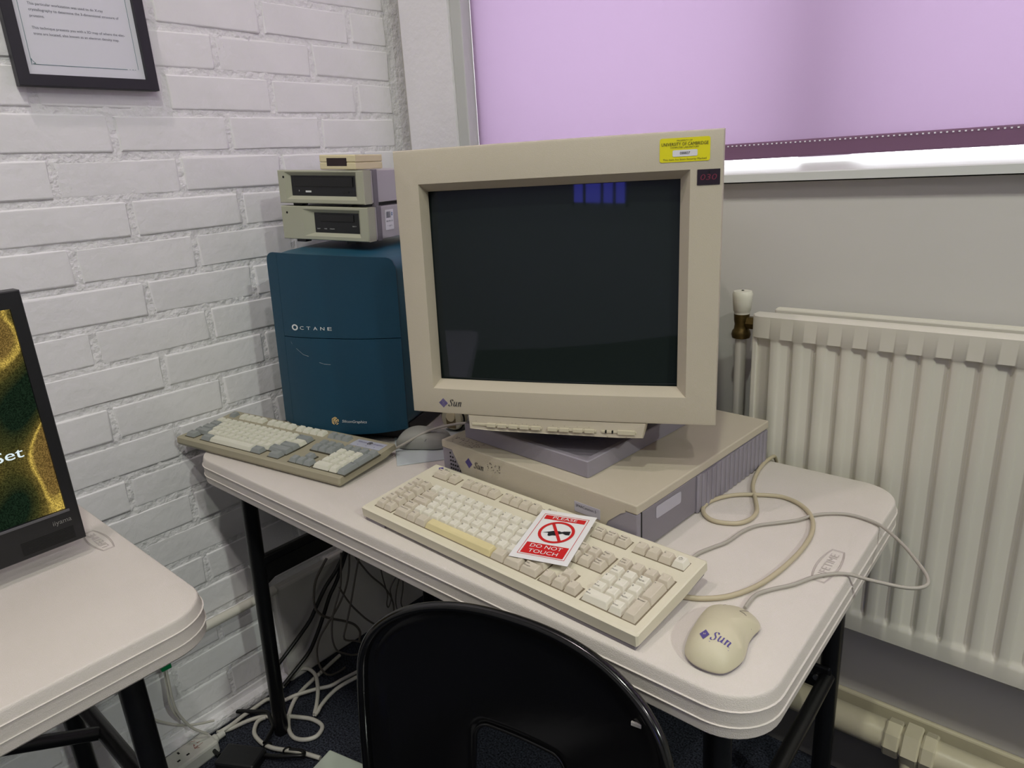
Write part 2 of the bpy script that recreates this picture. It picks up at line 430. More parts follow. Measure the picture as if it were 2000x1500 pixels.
for x in (FX0, .84, 1.12, 1.32, FX1-.04): add_box(bm, x, x+.035, YF-.08, YF-.03, FZ0, FZ1)
add_box(bm, FX0, FX1, YF-.08, YF-.03, FZ0, FZ0+.05); add_box(bm, FX0, FX1, YF-.08, YF-.03, FZ1-.05, FZ1)
w2 = struct(part('window_2', bm, M['timber']))
part('pane', box(FX0, FX1, YF-.06, YF-.055, FZ0, FZ1), M['glass_tint'], w2)
# window_1: frame, panes, sill
w1 = struct(empty('window_1', (0, 0, 0)))
bm = B()
add_box(bm, WX0-.05, WX0+.052, .80, .88, WZ0, WZ1, bev=.004)
part('frame_post', bm, M['timber'], w1)
bm = B(); add_box(bm, -.305, -.205, .885, .955, 1.255, WZ1, bev=.004); part('mullion', bm, M['timber'], w1)
bm = B(); add_box(bm, 1.10, 1.20, .850, .92, 1.255, WZ1, bev=.004); part('mullion', bm, M['timber'], w1)
bm = B(); add_box(bm, WX1-.06, WX1, .80, .88, WZ0, WZ1, bev=.004); part('frame_post', bm, M['timber'], w1)
bm = B(); add_box(bm, WX0, WX1, .80, .88, WZ1-.06, WZ1, bev=.004); part('frame_head', bm, M['timber'], w1)
bm = B(); add_box(bm, WX0, WX1, .846, .90, WZ0-.01, 1.2615, bev=.003); part('frame_rail', bm, M['timber'], w1)
for xa, xb in ((WX0+.06, -.305), (-.205, 1.10), (1.20, WX1-.06)):
    part('pane', box(xa-.02, xb+.02, .870, .874, 1.255, WZ1-.06), M['glass'], w1)
bm = B(); add_prism(bm, [(YB-.026, WZ0+.003), (YB-.026, 1.2385), (YB-.023, 1.2405), (.835, 1.2625), (.846, 1.2625), (.846, WZ0+.003)], WX0-.02, WX1, lambda y, z, x: (x, y, z)); part('window_sill', bm, M['sill'], w1)
# side board of the reveal beside the blind
struct(part('trim_2', box(-1.098, -1.062, .756, .80, 1.2395, WZ1, bev=.003), M['timber']))
struct(part('trim_4', box(XL+.050, -1.098, YB-.0015, YB+.01, 1.225, ZC), M['brick']))      # added wall strip, whiter colour stands in for light falling on it
# skirting ledge, dark grey strip below the heating pipe
struct(part('trim_3', box(XL, XR, YB-.012, YB, .158, .207, bev=.004), M['pipe']))
struct(part('baseboard_back', box(XL, XR, YB-.010, YB, 0, .156), M['base_dk']))

# ------------------------------------------------------------------ roller blind
rb = empty('roller_blind', (-1.061, .79, 1.29))
tag(rb, 'pink-lilac translucent roller blind pulled down over the window', 'blind')
bm = B()
L = 3.44; H = WZ1-.04-1.29
add_poly(bm, [(0, 0, 0), (L, 0, 0), (L, 0, H), (0, 0, H)]); part('fabric', bm, M['blind'], rb)
part('hem_bar', box(0, L, -.006, .006, -.026, .004, bev=.003), M['hem'], rb)
bm = B()
for i in range(300):
    x = .012+i*.0085
    add_box(bm, x, x+.0026, -.0074, -.0058, -.0012, .0010)
o = part('hem_light_dots', bm, M['light_dots'], rb); o['kind'] = 'stuff'  # white beads stand in for daylight leaking through holes in the hem
part('roller_tube', tube([(0, 0, H), (L, 0, H)], .02, 12, 1), M['hem'], rb)

# ------------------------------------------------------------------ radiator
rad = empty('radiator', (-.279, .65, .42)); tag(rad, 'cream double panel radiator under the window, vertical flutes', 'radiator')
W_, H_ = 1.36, .58
bm = B()
pitch_ = .0401; prof = [(0, -.1), (.0015, .1), (.004, .9), (.006, 1), (.018, 1), (.0205, .75), (.0235, .36), (.034, .36), (.0365, .1), (.0385, -.15)]
xs = [0, .010]
offs = [0, 0]
x0 = .0265
nf = int((W_-.05)/pitch_)
for i in range(nf):
    for dx, h in prof: xs.append(x0+i*pitch_+dx); offs.append(h)
xs += [W_-.012, W_]; offs += [0, 0]
zs = [0, .004, .032, .037, .042, .048, .30, .515, .528, .534, .5375, H_-.004, H_]
zw = [0, 0, 0, .25, .7, 1, 1, 1, .95, .75, 0, 0, 0]
rows = []
for z, w in zip(zs, zw):
    row_ = []
    for x, h in zip(xs, offs):
        yy = -.0110*(1-w)-.0078*h*w
        if z in (0, H_): yy += .006
        if x in (0, W_): yy += .004
        row_.append(bm.verts.new((x, yy, z)))
    rows.append(row_)
for a, b in zip(rows, rows[1:]):
    for i in range(len(a)-1): bm.faces.new((a[i], a[i+1], b[i+1], b[i]))
# returns to the back
for row_, dz in ((rows[0], 0), (rows[-1], 0)):
    back = [bm.verts.new((v.co.x, .014, v.co.z)) for v in row_]
    for i in range(len(row_)-1): bm.faces.new((row_[i], row_[i+1], back[i+1], back[i]))
part('front_panel', bm, M['radiator'], rad, smooth=50)
part('side_edge', box(-.004, .006, -.004, .014, .002, H_-.001, bev=.002), M['radiator'], rad)
part('rear_panel', box(.012, W_-.012, .062, .076, 0, H_-.001, bev=.004), M['radiator'], rad)
bm = B()
for x in (.012,): add_box(bm, x, x+.008, .058, .062, .02, H_-.003, bev=.002)
part('rear_panel_lip', box(.014, W_-.014, .052, .0625, H_-.012, H_-.001, bev=.003), M['radiator'], rad)
bm = B()
for i in range(34): add_box(bm, .03+i*.04, .034+i*.04, .014, .06, .04, H_-.04)
o = part('convector_fins', bm, M['radiator'], rad); o['kind'] = 'stuff'
bm = B(); add_box(bm, .462, .485, .058, .076, -.05, .01, bev=.002); add_lathe(bm, [(.006, 0), (.006, .01)], 12, (.474, .050, -.02), 'y')
part('bottom_bracket', bm, M['radiator'], rad)
# valve and riser pipe
v = empty('radiator_valve', (-.3220, .69, .945)); tag(v, 'tarnished brass radiator valve with white cap, left end of radiator', 'valve')
bm = B(); add_lathe(bm, [(.010, -.006), (.0165, -.004), (.0178, .002), (.0165, .009), (.0135, .013), (.0125, .022), (.0140, .030), (.0145, .042)], 20); part('valve_body', bm, M['brass'], v, smooth=50)
bm = B(); add_lathe(bm, [(.0125, 0), (.0125, .022)], 6, (.012, 0, .026), 'x'); part('union_nut', bm, M['brass'], v)
bm = B(); add_lathe(bm, [(.0142, .042), (.0148, .047), (.0160, .048), (.0182, .074), (.0186, .080), (.0165, .085), (.0040, .086), (.0030, .084)], 24); part('cap', bm, M['capw'], v, smooth=50)
part('cap_hole', tube([(0, 0, .0845), (0, 0, .0868)], .0025, 8, 1), M['hole'], v)
o = part('riser_pipe', tube([(-.3220, .69, .215), (-.3220, .69, .94)], .0108, 14, 1), M['pipe_w'], smooth=50)
tag(o, 'white painted vertical pipe rising to the brass radiator valve', 'pipe')
hp = empty('heating_pipe', (-1.28, .68, .191)); tag(hp, 'thick cream heating pipe running low along the back wall', 'pipe')
part('pipe_run', tube([(0, 0, 0), (3.6, 0, 0)], .0285, 20, 1), M['pipe'], hp, smooth=50)
bm = B(); add_lathe(bm, [(.033, 0), (.035, .003), (.035, .024), (.033, .027)], 8, (1.283, 0, 0), 'x'); part('union_collar', bm, M['pipe'], hp)
bm = B(); add_lathe(bm, [(.036, 0), (.039, .003), (.039, .027), (.036, .03)], 6, (1.313, 0, 0), 'x'); part('union_nut', bm, M['pipe'], hp)
bm = B(); add_lathe(bm, [(.034, 0), (.036, .003), (.036, .020), (.033, .023)], 8, (1.345, 0, 0), 'x'); part('union_collar', bm, M['pipe'], hp)
bm = B()
add_tube(bm, [(1.322, -.012, -.03), (1.326, -.014, -.06), (1.326, -.014, -.185)], .012, 10, 3); part('drop_pipe', bm, M['pipe'], hp, smooth=50)
o = part('conduit_pipe', tube([(-1.2985, -1.8, .285), (-1.2985, .168, .285)], .0118, 14, 1), M['pipe_w'], smooth=50)
tag(o, 'thin white pipe running low along the brick wall', 'pipe')

# ================================================================== FOLDING TABLES
def slab(w, d, r=.065, th=.056):
    bm = B(); loops = []
    for z, ins in ((0, .0075), (-.0006, .0062), (-.0020, .0050), (-.0045, .0042), (-.0165, .0018), (-.0174, .0001), (-.0184, .0018), (-.0370, .0018), (-.0378, .0003), (-.0388, .0018), (-.0530, .0026), (-th, .005), (-th, .03)):
        loops.append([(x, y, z) for x, y in rrect(ins, w-ins, ins, d-ins, r-ins, 10)])
    add_loops(bm, loops, True, True, True); return bm
def folding_table(name_loc, rz, label, legs, W=1.22, D=.61):
    t = empty('folding_table', name_loc, (0, 0, rz)); tag(t, label, 'table', 'white plastic folding tables')
    o = part('tabletop', slab(W, D), M['table'], t, smooth=35)
    for key, (p0, p1) in legs.items(): part('leg', tube([p0, p1], .0165, 14, 1), M['black_steel'], t, smooth=50)
    return t
H0 = .74
# main table: origin at its front left corner, top at z = 0 locally
T1 = folding_table((-1.22, 0, H0), 0, 'white folding table carrying the beige computer and both keyboards',
   {'fl': ((.115, .055, -.05), (.055, .055, -.737)), 'bl': ((.115, .555, -.05), (.045, .555, -.737)),
    'fr': ((1.150, .055, -.05), (1.165, .055, -.737)), 'br': ((1.143, .555, -.05), (1.143, .555, -.737))})
# crossbars of the left pair
bm = B(); add_box(bm, -.006, .006, .05, .56, -.022, .022, bev=.002, mtx=Matrix.Translation((.092, 0, -.285)) @ Matrix.Rotation(-.085, 4, 'Y'))
for s in (-1, 1):
    y_ = .055 if s < 0 else .555
    add_poly(bm, [(.0955-.004, y_-s*.016, -.245), (.0955-.004, y_-s*.05, -.263), (.0925-.004, y_-s*.05, -.307), (.0905-.004, y_-s*.016, -.325)])
part('crossbar', bm, M['black_steel'], T1)
part('crossbar', box(.096, .112, .06, .55, -.262, -.240, bev=.004), M['black_steel'], T1)
part('crossbar', tube([(1.150, .06, -.36), (1.143, .55, -.36)], .0125, 12, 1), M['black_steel'], T1, smooth=50)
part('hinge_bracket', box(1.105, 1.15, .532, .538, -.385, -.335, bev=.004), M['black_steel'], T1)
bm = B(); add_lathe(bm, [(.0055, 0), (.0055, .004)], 12, (1.128, .527, -.36), 'y'); part('rivet', bm, M['rivet'], T1)
part('brace', tube([(1.128, .545, -.365), (.62, .30, -.06)], .010, 10, 1), M['black_steel'], T1)
part('brace', tube([(.098, .54, -.26), (.60, .30, -.06)], .010, 10, 1), M['black_steel'], T1)
bm = B(); add_lathe(bm, [(.0045, 0), (.0045, .003)], 10, (.0745, .045, -.268), 'y'); bm2 = bm
part('rivet', bm, M['rivet'], T1)
def emboss(parent, c, b, u):
    """raised oval maker's badge moulded in the tabletop; c centre, b baseline direction, u up direction (local)"""
    c = Vector(c); b = Vector(b); u = Vector(u); z = Vector((0, 0, .0006)); bm = B()
    add_text(bm, 'LIFETIME', .0155, c+z, b, u, width=.066)
    part_ = flat('badge_lettering', bm, M['emboss'], parent)
    bm = B()
    for s in (1, .86):
        for sg in (-1, 1):
            pts = [(t, sg*(.0145-.0065*(t/.045)**2)*s) for t in [(-.045+.09*i/14)*(1 if s == 1 else .95) for i in range(15)]]
            add_tube(bm, [c+b*a+u*v+z*.5 for a, v in pts], .0006, 4, 1)
        for e in (-1, 1):
            add_tube(bm, [c+b*(e*.045*(1 if s == 1 else .95))+u*(v*.008*s)+z*.5 for v in (-1, 1)], .0006, 4, 1)
    part('badge_outline', bm, M['emboss'], parent)
emboss(T1, (1.187, .314, 0), (0, 1, 0), (-1, 0, 0))
# left table: short end at y = -.228, runs away along the brick wall
T2 = folding_table((-1.269, -.226, H0-.002), radians(-90), 'white folding table in the left foreground with the black flat screen',
   {'a': ((.110, .543, -.05), (.105, .543, -.737)), 'b': ((.110, .123, -.05), (.108, .123, -.737))})
part('crossbar', tube([(.110, .12, -.30), (.110, .545, -.30)], .013, 12, 1), M['black_steel'], T2, smooth=50)
part('brace', tube([(.115, .33, -.30), (.56, .33, -.06)], .011, 10, 1), M['black_steel'], T2, smooth=50)
part('leg', tube([(1.11, .543, -.05), (1.12, .543, -.737)], .0165, 14, 1), M['black_steel'], T2, smooth=50)
part('leg', tube([(1.11, .123, -.05), (1.12, .123, -.737)], .0165, 14, 1), M['black_steel'], T2, smooth=50)
emboss(T2, (.036, .283, 0), (0, -1, 0), (1, 0, 0))

# ================================================================== KEYBOARDS
def keycap(w, d, h, kind):
    key = (round(w, 4), round(d, 4), h, kind)
    if key in keycap.c: return keycap.c[key]
    bm = B(); g = .0005
    ix = .0035 if kind == 's' else .0034; f = .0043; bk = .0021
    L0 = [(-w/2+g, -d/2+g, 0), (w/2-g, -d/2+g, 0), (w/2-g, d/2-g, 0), (-w/2+g, d/2-g, 0)]
    L1 = [(-w/2+ix, -d/2+f, h-.0009), (w/2-ix, -d/2+f, h-.0009), (w/2-ix, d/2-bk, h+.0003), (-w/2+ix, d/2-bk, h+.0003)]
    e = .0008
    L2 = [(-w/2+ix+e, -d/2+f+e, h-.0002), (w/2-ix-e, -d/2+f+e, h-.0002), (w/2-ix-e, d/2-bk-e, h+.0007), (-w/2+ix+e, d/2-bk-e, h+.0007)]
    r = add_loops(bm, [L0, L1, L2], True, False, False)
    c = bm.verts.new((0, 0, h-.0003))
    for i in range(4): bm.faces.new((r[2][i], r[2][(i+1) % 4], c))
    me = bpy.data.meshes.new('key'); bmesh.ops.recalc_face_normals(bm, faces=bm.faces); bm.to_mesh(me); bm.free()
    keycap.c[key] = me; return me
keycap.c = {}
_kc = {}
def add_key(parent, x, y, w, d, h, mat, leg, z0, kind='s', ink='ink_soft', small=False):
    me0 = keycap(w, d, h, kind); key = (me0.name, mat)
    if key not in _kc:
        me = me0.copy(); me.materials.append(M[mat]); _kc[key] = me
    o = bpy.data.objects.new('key', _kc[key]); COL.objects.link(o); o.parent = parent; o.location = (x, y, z0)
    if leg:
        bm = B(); lines = leg.split('|'); tx = -w/2+.0052+(.0006 if kind == 's' else 0)
        top = d/2-.0062
        for i, s_ in enumerate(lines):
            yy = top-i*.0046
            zz = h+.0009
            n = len(s_); sz = .0042 if n == 1 else .0030
            ww = None if n == 1 else min(w-.009, .0021*n)
            cx = tx if n == 1 else -w/2+.0045+ww/2
            add_text(bm, s_, sz, (cx, yy, zz-(.0003 if i else 0)), (1, 0, 0), (0, 1, 0), width=ww)
        flat('legend', bm, M[ink], o)
    return o
def well(bm, x0, x1, y0, y1, z):
    add_box(bm, x0, x1, y0, y1, z-.002, z+.0004)

# ---- beige keyboard -------------------------------------------------
KB = empty('keyboard', (-.6745, .0326, .742)); KB.rotation_euler = (.0909, 0, -.0385)
tag(KB, 'beige full-size keyboard with a yellowed space bar, at the table front', 'keyboard', 'computer keyboards')
KW, KD, KH = .5261, .1685, .0202
bm = B()
poly = [(0, .005), (0, KH), (.004, KH+.0015), (KD-.004, KH+.0015), (KD, KH-.001), (KD, .007), (KD*.6, .002)]
loops = []
for x, i in ((0, .003), (.002, 0), (KW-.002, 0), (KW, .003)):
    cx, cy = KD/2, .012
    loops.append([(x, cx+(a-cx)*(1-i/.08), cy+(b-cy)*(1-i/.02)) for a, b in poly])
add_loops(bm, loops); part('case', bm, M['kbcase'], KB)
bm = B(); add_box(bm, .003, KW-.003, .003, KD-.004, -.001, .008, bev=.002)
part('bottom_shell', bm, M['lilac_dk'], KB)
for a, b in ((.006, .055), (KW-.13, KW-.004)):
    part('foot', box(a, b, .001, .014, -.0022, .004, bev=.001), M['lilac_dk'], KB)
for a, b in ((.02, .06), (KW-.06, KW-.02)):
    part('rear_foot', box(a, b, KD-.03, KD-.01, -.0125, .004, bev=.002), M['lilac_dk'], KB)
zt = KH+.0015; U = .0197; V = .0186
X0 = .0668; yr = {0: .1400, 1: .0978, 2: .0792, 3: .0603, 4: .0417, 5: .0242}
bm = B()
well(bm, X0-.001, X0+15*U+.001, yr[5]-V/2-.001, yr[1]+V/2+.001, zt)
for a, b, r0, r1 in ((.0190, .0600, 5, 1), (.3665, .4275, 2, 1), (.3665, .4275, 5, 5), (.3867, .4074, 4, 4), (.4350, .5145, 5, 1)):
    well(bm, a-.001, b+.001, yr[r0]-V/2-.001, yr[r1]+V/2+.001, zt)
for a, b in ((.0290, .0640), (.0660, .0880), (.1015, .1795), (.1890, .2670), (.2760, .3560), (.3655, .4255), (.4345, .5120)):
    well(bm, a, b, yr[0]-V/2-.001, yr[0]+V/2+.001, zt)
part('key_well', bm, M['beige_dk'], KB)
def k1(x, r, leg, w=1, mat='keygrey', d=V, yy=None, ink='ink'):
    return add_key(KB, x, (yr[r] if yy is None else yy), w*U-.0004 if w < 5 else w*U-.0004, d-.0003, .0088, mat, leg, zt, 's', ink)
def row(items, r, x=X0):
    for leg, w, mat in items:
        k1(x+w*U/2, r, leg, w, mat); x += w*U
Wt, G = 'keywhite', 'keygrey'
row([(c, 1, Wt) for c in ('`', '!|1', '"|2', '#|3', '$|4', '%|5', '^|6', '&|7', '*|8', '(|9', ')|0', '_|-', '+|=')]+[('Back Space', 2, G)], 1)
row([('Tab', 1.5, G)]+[(c, 1, Wt) for c in 'QWERTYUIOP']+[('{|[', 1, Wt), ('}|]', 1, Wt), ('Return', 1.5, G)], 2)
row([('Control', 1.75, G)]+[(c, 1, Wt) for c in 'ASDFGHJKL']+[(':|;', 1, Wt), ('@', 1, Wt), ('~|#', 1, Wt), ('', 1.25, G)], 3)
row([('Shift', 1.25, G), ('\\', 1, Wt)]+[(c, 1, Wt) for c in 'ZXCVBNM']+[('<|,', 1, Wt), ('>|.', 1, Wt), ('?|/', 1, Wt), ('Shift', 2.75, G)], 4)
row([('Caps Lock', 1.5, G), ('Alt', 1, G), ('', 1.25, G)], 5)
sp = k1(X0+(3.75+3.5)*U, 5, '', 7, 'keyyellow'); sp['label'] = 'yellowed space bar'
row([('', 1.25, G), ('Compose', 1.5, G), ('Alt|Graph', 2.0-.5, G)], 5, X0+10.75*U)
for i, (a, b) in enumerate((('Stop', 'Again'), ('Props', 'Undo'), ('Front', 'Copy'), ('Open', 'Paste'), ('Find', 'Cut'))):
    k1(.0295, i+1, a); k1(.0496, i+1, b)
k1(.0470, 0, 'Help', 1.65); k1(.0768, 0, 'Esc')
for i in range(4): k1(.1117+i*.0193, 0, 'F%d' % (i+1)); k1(.1987+i*.0193, 0, 'F%d' % (i+5)); k1(.2862+i*.0197, 0, 'F%d' % (i+9))
for i, s_ in enumerate(('Print|SysRq', 'Scroll|Lock', 'Pause|Break')): k1(.3757+i*.0197, 0, s_)
for i, s_ in enumerate(('<', '>', 'x')): k1(.4440+i*.0195, 0, s_)
pk = k1(.5025, 0, '', mat='keywhite'); pk['label'] = 'white power key'
bm = B()
for i in range(14):
    a0 = radians(115+310*i/14); a1 = radians(115+310*(i+1)/14)
    add_poly(bm, [(r_*cos(a_), .001+r_*sin(a_), .0101) for r_, a_ in ((.0022, a0), (.0026, a0), (.0026, a1), (.0022, a1))])
add_poly(bm, [(-.0003, .001, .0101), (.0003, .001, .0101), (.0003, .0042, .0101), (-.0003, .0042, .0101)])
flat('power_symbol', bm, M['ink'], pk)
for i, (a, b) in enumerate((('Insert', 'Del'), ('Home', 'End'), ('Page|Up', 'Page|Down'))):
    k1(.3768+i*.0203, 1, a); k1(.3768+i*.0203, 2, b)
for x, r, s_ in ((.3768, 5, '<'), (.3970, 5, 'v'), (.4172, 5, '>'), (.3970, 4, '^')): k1(x, r, s_)
NX = [.4452, .4649, .4847, .5046]
for i, s_ in enumerate(('Num|Lock', '/', '*', '-')): k1(NX[i], 1, s_)
for r, ss in ((2, ('7|Home', '8', '9|PgUp')), (3, ('4', '5', '6')), (4, ('1|End', '2', '3|PgDn'))):
    for i, s_ in enumerate(ss): k1(NX[i], r, s_, 1, Wt)
k1((NX[0]+NX[1])/2, 5, '0|Ins', 2, Wt); k1(NX[2], 5, '.|Del', 1, Wt)
k1(NX[3], 2, '+', 1, G, 2*V, (yr[2]+yr[3])/2); k1(NX[3], 4, 'Enter', 1, G, 2*V, (yr[4]+yr[5])/2)
# logo at the far left corner of the case
bm = B(); fn = lambda x, y: (.0225+x, .1575+y, zt+.0005)
add_poly(bm, [fn(*p) for p in ((0, .0056), (.0060, 0), (0, -.0056), (-.0060, 0))])
flat('logo_diamond', bm, M['violet'], KB)
bm = B(); sun_word(bm, .0048, lambda x, y: (.0305+x, .1535+y, zt+.0006)); flat('logo_lettering', bm, M['ink'], KB)

# ---- grey keyboard --------------------------------------------------
KS = empty('keyboard', (-1.291, .0096, .742)); KS.rotation_euler = (.0433, 0, .1462)
tag(KS, 'olive-grey keyboard with grey and pale keys, beside the brick wall', 'keyboard', 'computer keyboards')
SW, SD, SH = .4937, .1566, .0175
bm = B(); loops = []
poly = [(0, .002), (-.002, .007), (0, SH), (.005, SH+.001), (SD*.45, SH-.001), (SD-.006, SH+.0035), (SD, SH+.001), (SD+.001, .010), (SD*.8, .003)]
for x, i in ((0, .003), (.003, 0), (SW-.003, 0), (SW, .003)):
    loops.append([(x, SD/2+(a-SD/2)*(1-i/.08), .011+(b-.011)*(1-i/.03)) for a, b in poly])
add_loops(bm, loops); part('case', bm, M['sgcase'], KS)
for a in (.02, SW-.06): part('rear_foot', box(a, a+.04, SD-.04, SD-.02, -.006, .006, bev=.002), M['sgcase'], KS)
part('front_foot', box(.05, SW-.05, .012, .02, -.0025, .004), M['blackp'], KS)
zs_ = SH+.0012; US = .0200; VS = .0190; XS = .0168
ys = {0: .1322, 1: .0968, 2: .0782, 3: .0597, 4: .0410, 5: .0195}
ys[5] = .0210
bm = B()
well(bm, XS-.001, XS+15*US+.001, ys[4]-.0105, ys[1]+.0105, zs_)
for a, b in ((0, 1.5), (2.6, 12.2), (13.4, 14.9)): well(bm, XS+a*US-.001, XS+b*US+.001, ys[5]-.0105, ys[5]+.0105, zs_)
for a, b, r0, r1 in ((.3440, .4055, 2, 1), (.3440, .4055, 5, 5), (.3640, .3850, 4, 4), (.4105, .4960, 5, 1)): well(bm, a-.001, b+.001, ys[r0]-.0105, ys[r1]+.0105, zs_)
for a, b in ((.0150, .0355), (.0500, .1345), (.1455, .2300), (.2380, .3260), (.3340, .3960)): well(bm, a, b, ys[0]-.0105, ys[0]+.0105, zs_)
part('key_well', bm, M['sggap'], KS)
def k2(x, r, leg, w=1, mat='sgkey_w', d=VS, yy=None, US=US):
    return add_key(KS, x, (ys[r] if yy is None else yy), w*US-.0004, d-.0003, .0080, mat, leg, zs_, 'g', 'ink')
def row2(items, r, x=XS):
    for leg, w, mat in items:
        k2(x+w*US/2, r, leg, w, mat); x += w*US
w_, g_ = 'sgkey_w', 'sgkey_g'
row2([(c, 1, w_) for c in '`1234567890-=']+[('Back', 2, g_)], 1)
row2([('Tab', 1.5, g_)]+[(c, 1, w_) for c in 'QWERTYUIOP[]']+[('\\', 1.5, w_)], 2)
row2([('Caps', 1.75, g_)]+[(c, 1, w_) for c in "ASDFGHJKL;'"]+[('Enter', 2.25, g_)], 3)
row2([('Shift', 2.25, g_)]+[(c, 1, w_) for c in 'ZXCVBNM,./']+[('Shift', 2.75, g_)], 4)
row2([('Ctrl', 1.5, g_)], 5); row2([('Alt', 1.5, g_), ('', 6.6, w_), ('Alt', 1.5, g_)], 5, XS+2.6*US); row2([('Ctrl', 1.5, g_)], 5, XS+13.4*US)
k2(.0252, 0, 'E', 1, g_)
for i in range(4): k2(.0604+i*.0208, 0, 'F', 1); k2(.1560+i*.0210, 0, 'F', 1); k2(.2480+i*.0215, 0, 'F', 1)
for i in range(3): k2(.3440+i*.0200, 0, '-', 1, g_)
for i in range(3):
    for r in (1, 2): k2(.3545+i*.0200, r, '-', 1, g_)
for x, r in ((.3545, 5), (.3745, 5), (.3945, 5), (.3745, 4)): k2(x, r, '-', 1, g_)
NS = [.4213, .4426, .4640, .4853]
for i, s_ in enumerate('N/*-'): k2(NS[i], 1, s_, 1.03, g_)
for r, ss in ((2, '789'), (3, '456'), (4, '123')):
    for i, s_ in enumerate(ss): k2(NS[i], r, s_, 1.03)
k2((NS[0]+NS[1])/2, 5, '0', 2.07); k2(NS[2], 5, '.', 1.03)
k2(NS[3], 2, '+', 1.03, g_, 2*VS, (ys[2]+ys[3])/2); k2(NS[3], 4, 'Enter', 1.03, g_, 2.05*VS, (ys[4]+ys[5])/2)
lab = part('logo_plate', box(.405, .483, .117, .144, SH, SH+.0032, bev=.0003), M['sglabel'], KS)
bm = B()
add_text(bm, 'Silicon', .0062, (.424, .135, SH+.0034), (1, 0, 0), (0, 1, 0), width=.022); add_text(bm, 'Graphics', .0062, (.466, .135, SH+.0034), (1, 0, 0), (0, 1, 0), width=.025)
for x in (.422, .444, .466): add_poly(bm, [(x-.0012, .122, SH+.0034), (x+.0012, .122, SH+.0034), (x+.0012, .1235, SH+.0034), (x-.0012, .1235, SH+.0034)])
flat('logo_lettering', bm, M['violet'], lab)
def cube_logo(bm, fn, s):
    """hexagonal cube made of folded bent bars"""
    def seg(p, q, t=.11):
        dx, dy = q[0]-p[0], q[1]-p[1]; l = math.hypot(dx, dy); nx, ny = -dy/l*t, dx/l*t
        add_poly(bm, [fn(a*s, b*s) for a, b in ((p[0]-nx, p[1]-ny), (q[0]-nx, q[1]-ny), (q[0]+nx, q[1]+ny), (p[0]+nx, p[1]+ny))])
    c, h = .866, .5
    for p, q in (((-c, h), (0, 1)), ((0, 1), (.55, .7)), ((-.45, .28), (.42, .78)), ((c, h), (0, 0)), ((0, 0), (-.55, .3)), ((-c, h), (-c, -h)), ((-c, -h), (-.3, -.84)),
                 ((-.48, .1), (-.48, -.6)), ((0, 0), (0, -.7)), ((c, h), (c, -.1)), ((c, -.45), (.3, -.84)), ((.4, .1), (.4, -.45)), ((-.3, .62), (.15, .36))): seg(p, q)
bm = B(); cube_logo(bm, lambda x, y: (.4445+x, .1345+y, SH+.0035), .0060); flat('logo_cube', bm, M['ink'], lab)

# ================================================================== SIGN CARD on the beige keyboard
CA = empty('sign_card')
CA.matrix_world = Matrix.Translation((-.6745, .0326, .742)) @ Matrix.Rotation(-.0385, 4, 'Z') @ Matrix.Rotation(.0909, 4, 'X') @ Matrix.Translation((.3330, .0919, zt+.0108)) @ Matrix.Rotation(.29, 4, 'Z')
tag(CA, 'red and white no-touching sign card lying on the beige keyboard', 'sign')
CWd, CHt = .0855, .1185
part('card', box(-CWd/2, CWd/2, -CHt/2, CHt/2, -.0004, 0), M['card'], CA)
fz = lambda x, y: (x, y, .0003)
fz2 = lambda x, y: (x, y, .0006)
bm = B()
def add_rect(bm, x0, x1, y0, y1, fn): add_poly(bm, [fn(x0, y0), fn(x1, y0), fn(x1, y1), fn(x0, y1)])
bx, by, tt = .0345, .0500, .0008
add_rect(bm, -bx, bx, by-tt, by, fz); add_rect(bm, -bx, bx, -by, -by+tt, fz); add_rect(bm, -bx, -bx+tt, -by, by, fz); add_rect(bm, bx-tt, bx, -by, by, fz)
flat('border', bm, M['red_ink'], CA)
bm = B(); add_rect(bm, -.0312, .0312, .0370, .0470, fz); flat('top_band', bm, M['red_ink'], CA)
bm = B(); add_rect(bm, -.0312, .0312, -.0472, -.0222, fz); flat('bottom_band', bm, M['red_ink'], CA)
bm = B(); n = 48; cy = .0085
for i in range(n):
    a0, a1 = 2*pi*i/n, 2*pi*(i+1)/n
    add_poly(bm, [fz2(r_*cos(a_), cy+r_*sin(a_)) for r_, a_ in ((.0218, a0), (.0262, a0), (.0262, a1), (.0218, a1))])
a_ = radians(122)
ux, uy = cos(a_), sin(a_); nx, ny = -uy*.0022, ux*.0022
add_poly(bm, [fz2(ux*e*.0235+s_*nx, cy+uy*e*.0235+s_*ny) for e, s_ in ((-1, -1), (1, -1), (1, 1), (-1, 1))])
flat('prohibition_ring', bm, M['red_ink'], CA)
bm = B()
hand = [(-.0195, .0020), (-.0100, .0068), (-.0060, .0092), (.0030, .0108), (.0070, .0096), (.0100, .0118), (.0190, .0140), (.0200, .0050), (.0150, .0042), (.0095, .0066), (.0050, .0036), (.0028, -.0002), (-.0030, -.0012), (-.0072, -.0040), (-.0100, -.0020), (-.0105, .0020), (-.0120, .0034)]
add_poly(bm, [(x, y+.0015, .00045) for x, y in hand]); bmesh.ops.triangulate(bm, faces=bm.faces)
flat('pointing_hand', bm, M['black_ink'], CA)
bm = B()
add_text(bm, 'PLEASE', .0088, (0, .0420, .0006), (1, 0, 0), (0, 1, 0), width=.037)
flat('top_lettering', bm, M['card'], CA); bm = B()
add_text(bm, 'DO NOT', .0105, (0, -.0290, .0006), (1, 0, 0), (0, 1, 0), width=.047)
add_text(bm, 'TOUCH', .0105, (0, -.0408, .0006), (1, 0, 0), (0, 1, 0), width=.043)
flat('bottom_lettering', bm, M['card'], CA)

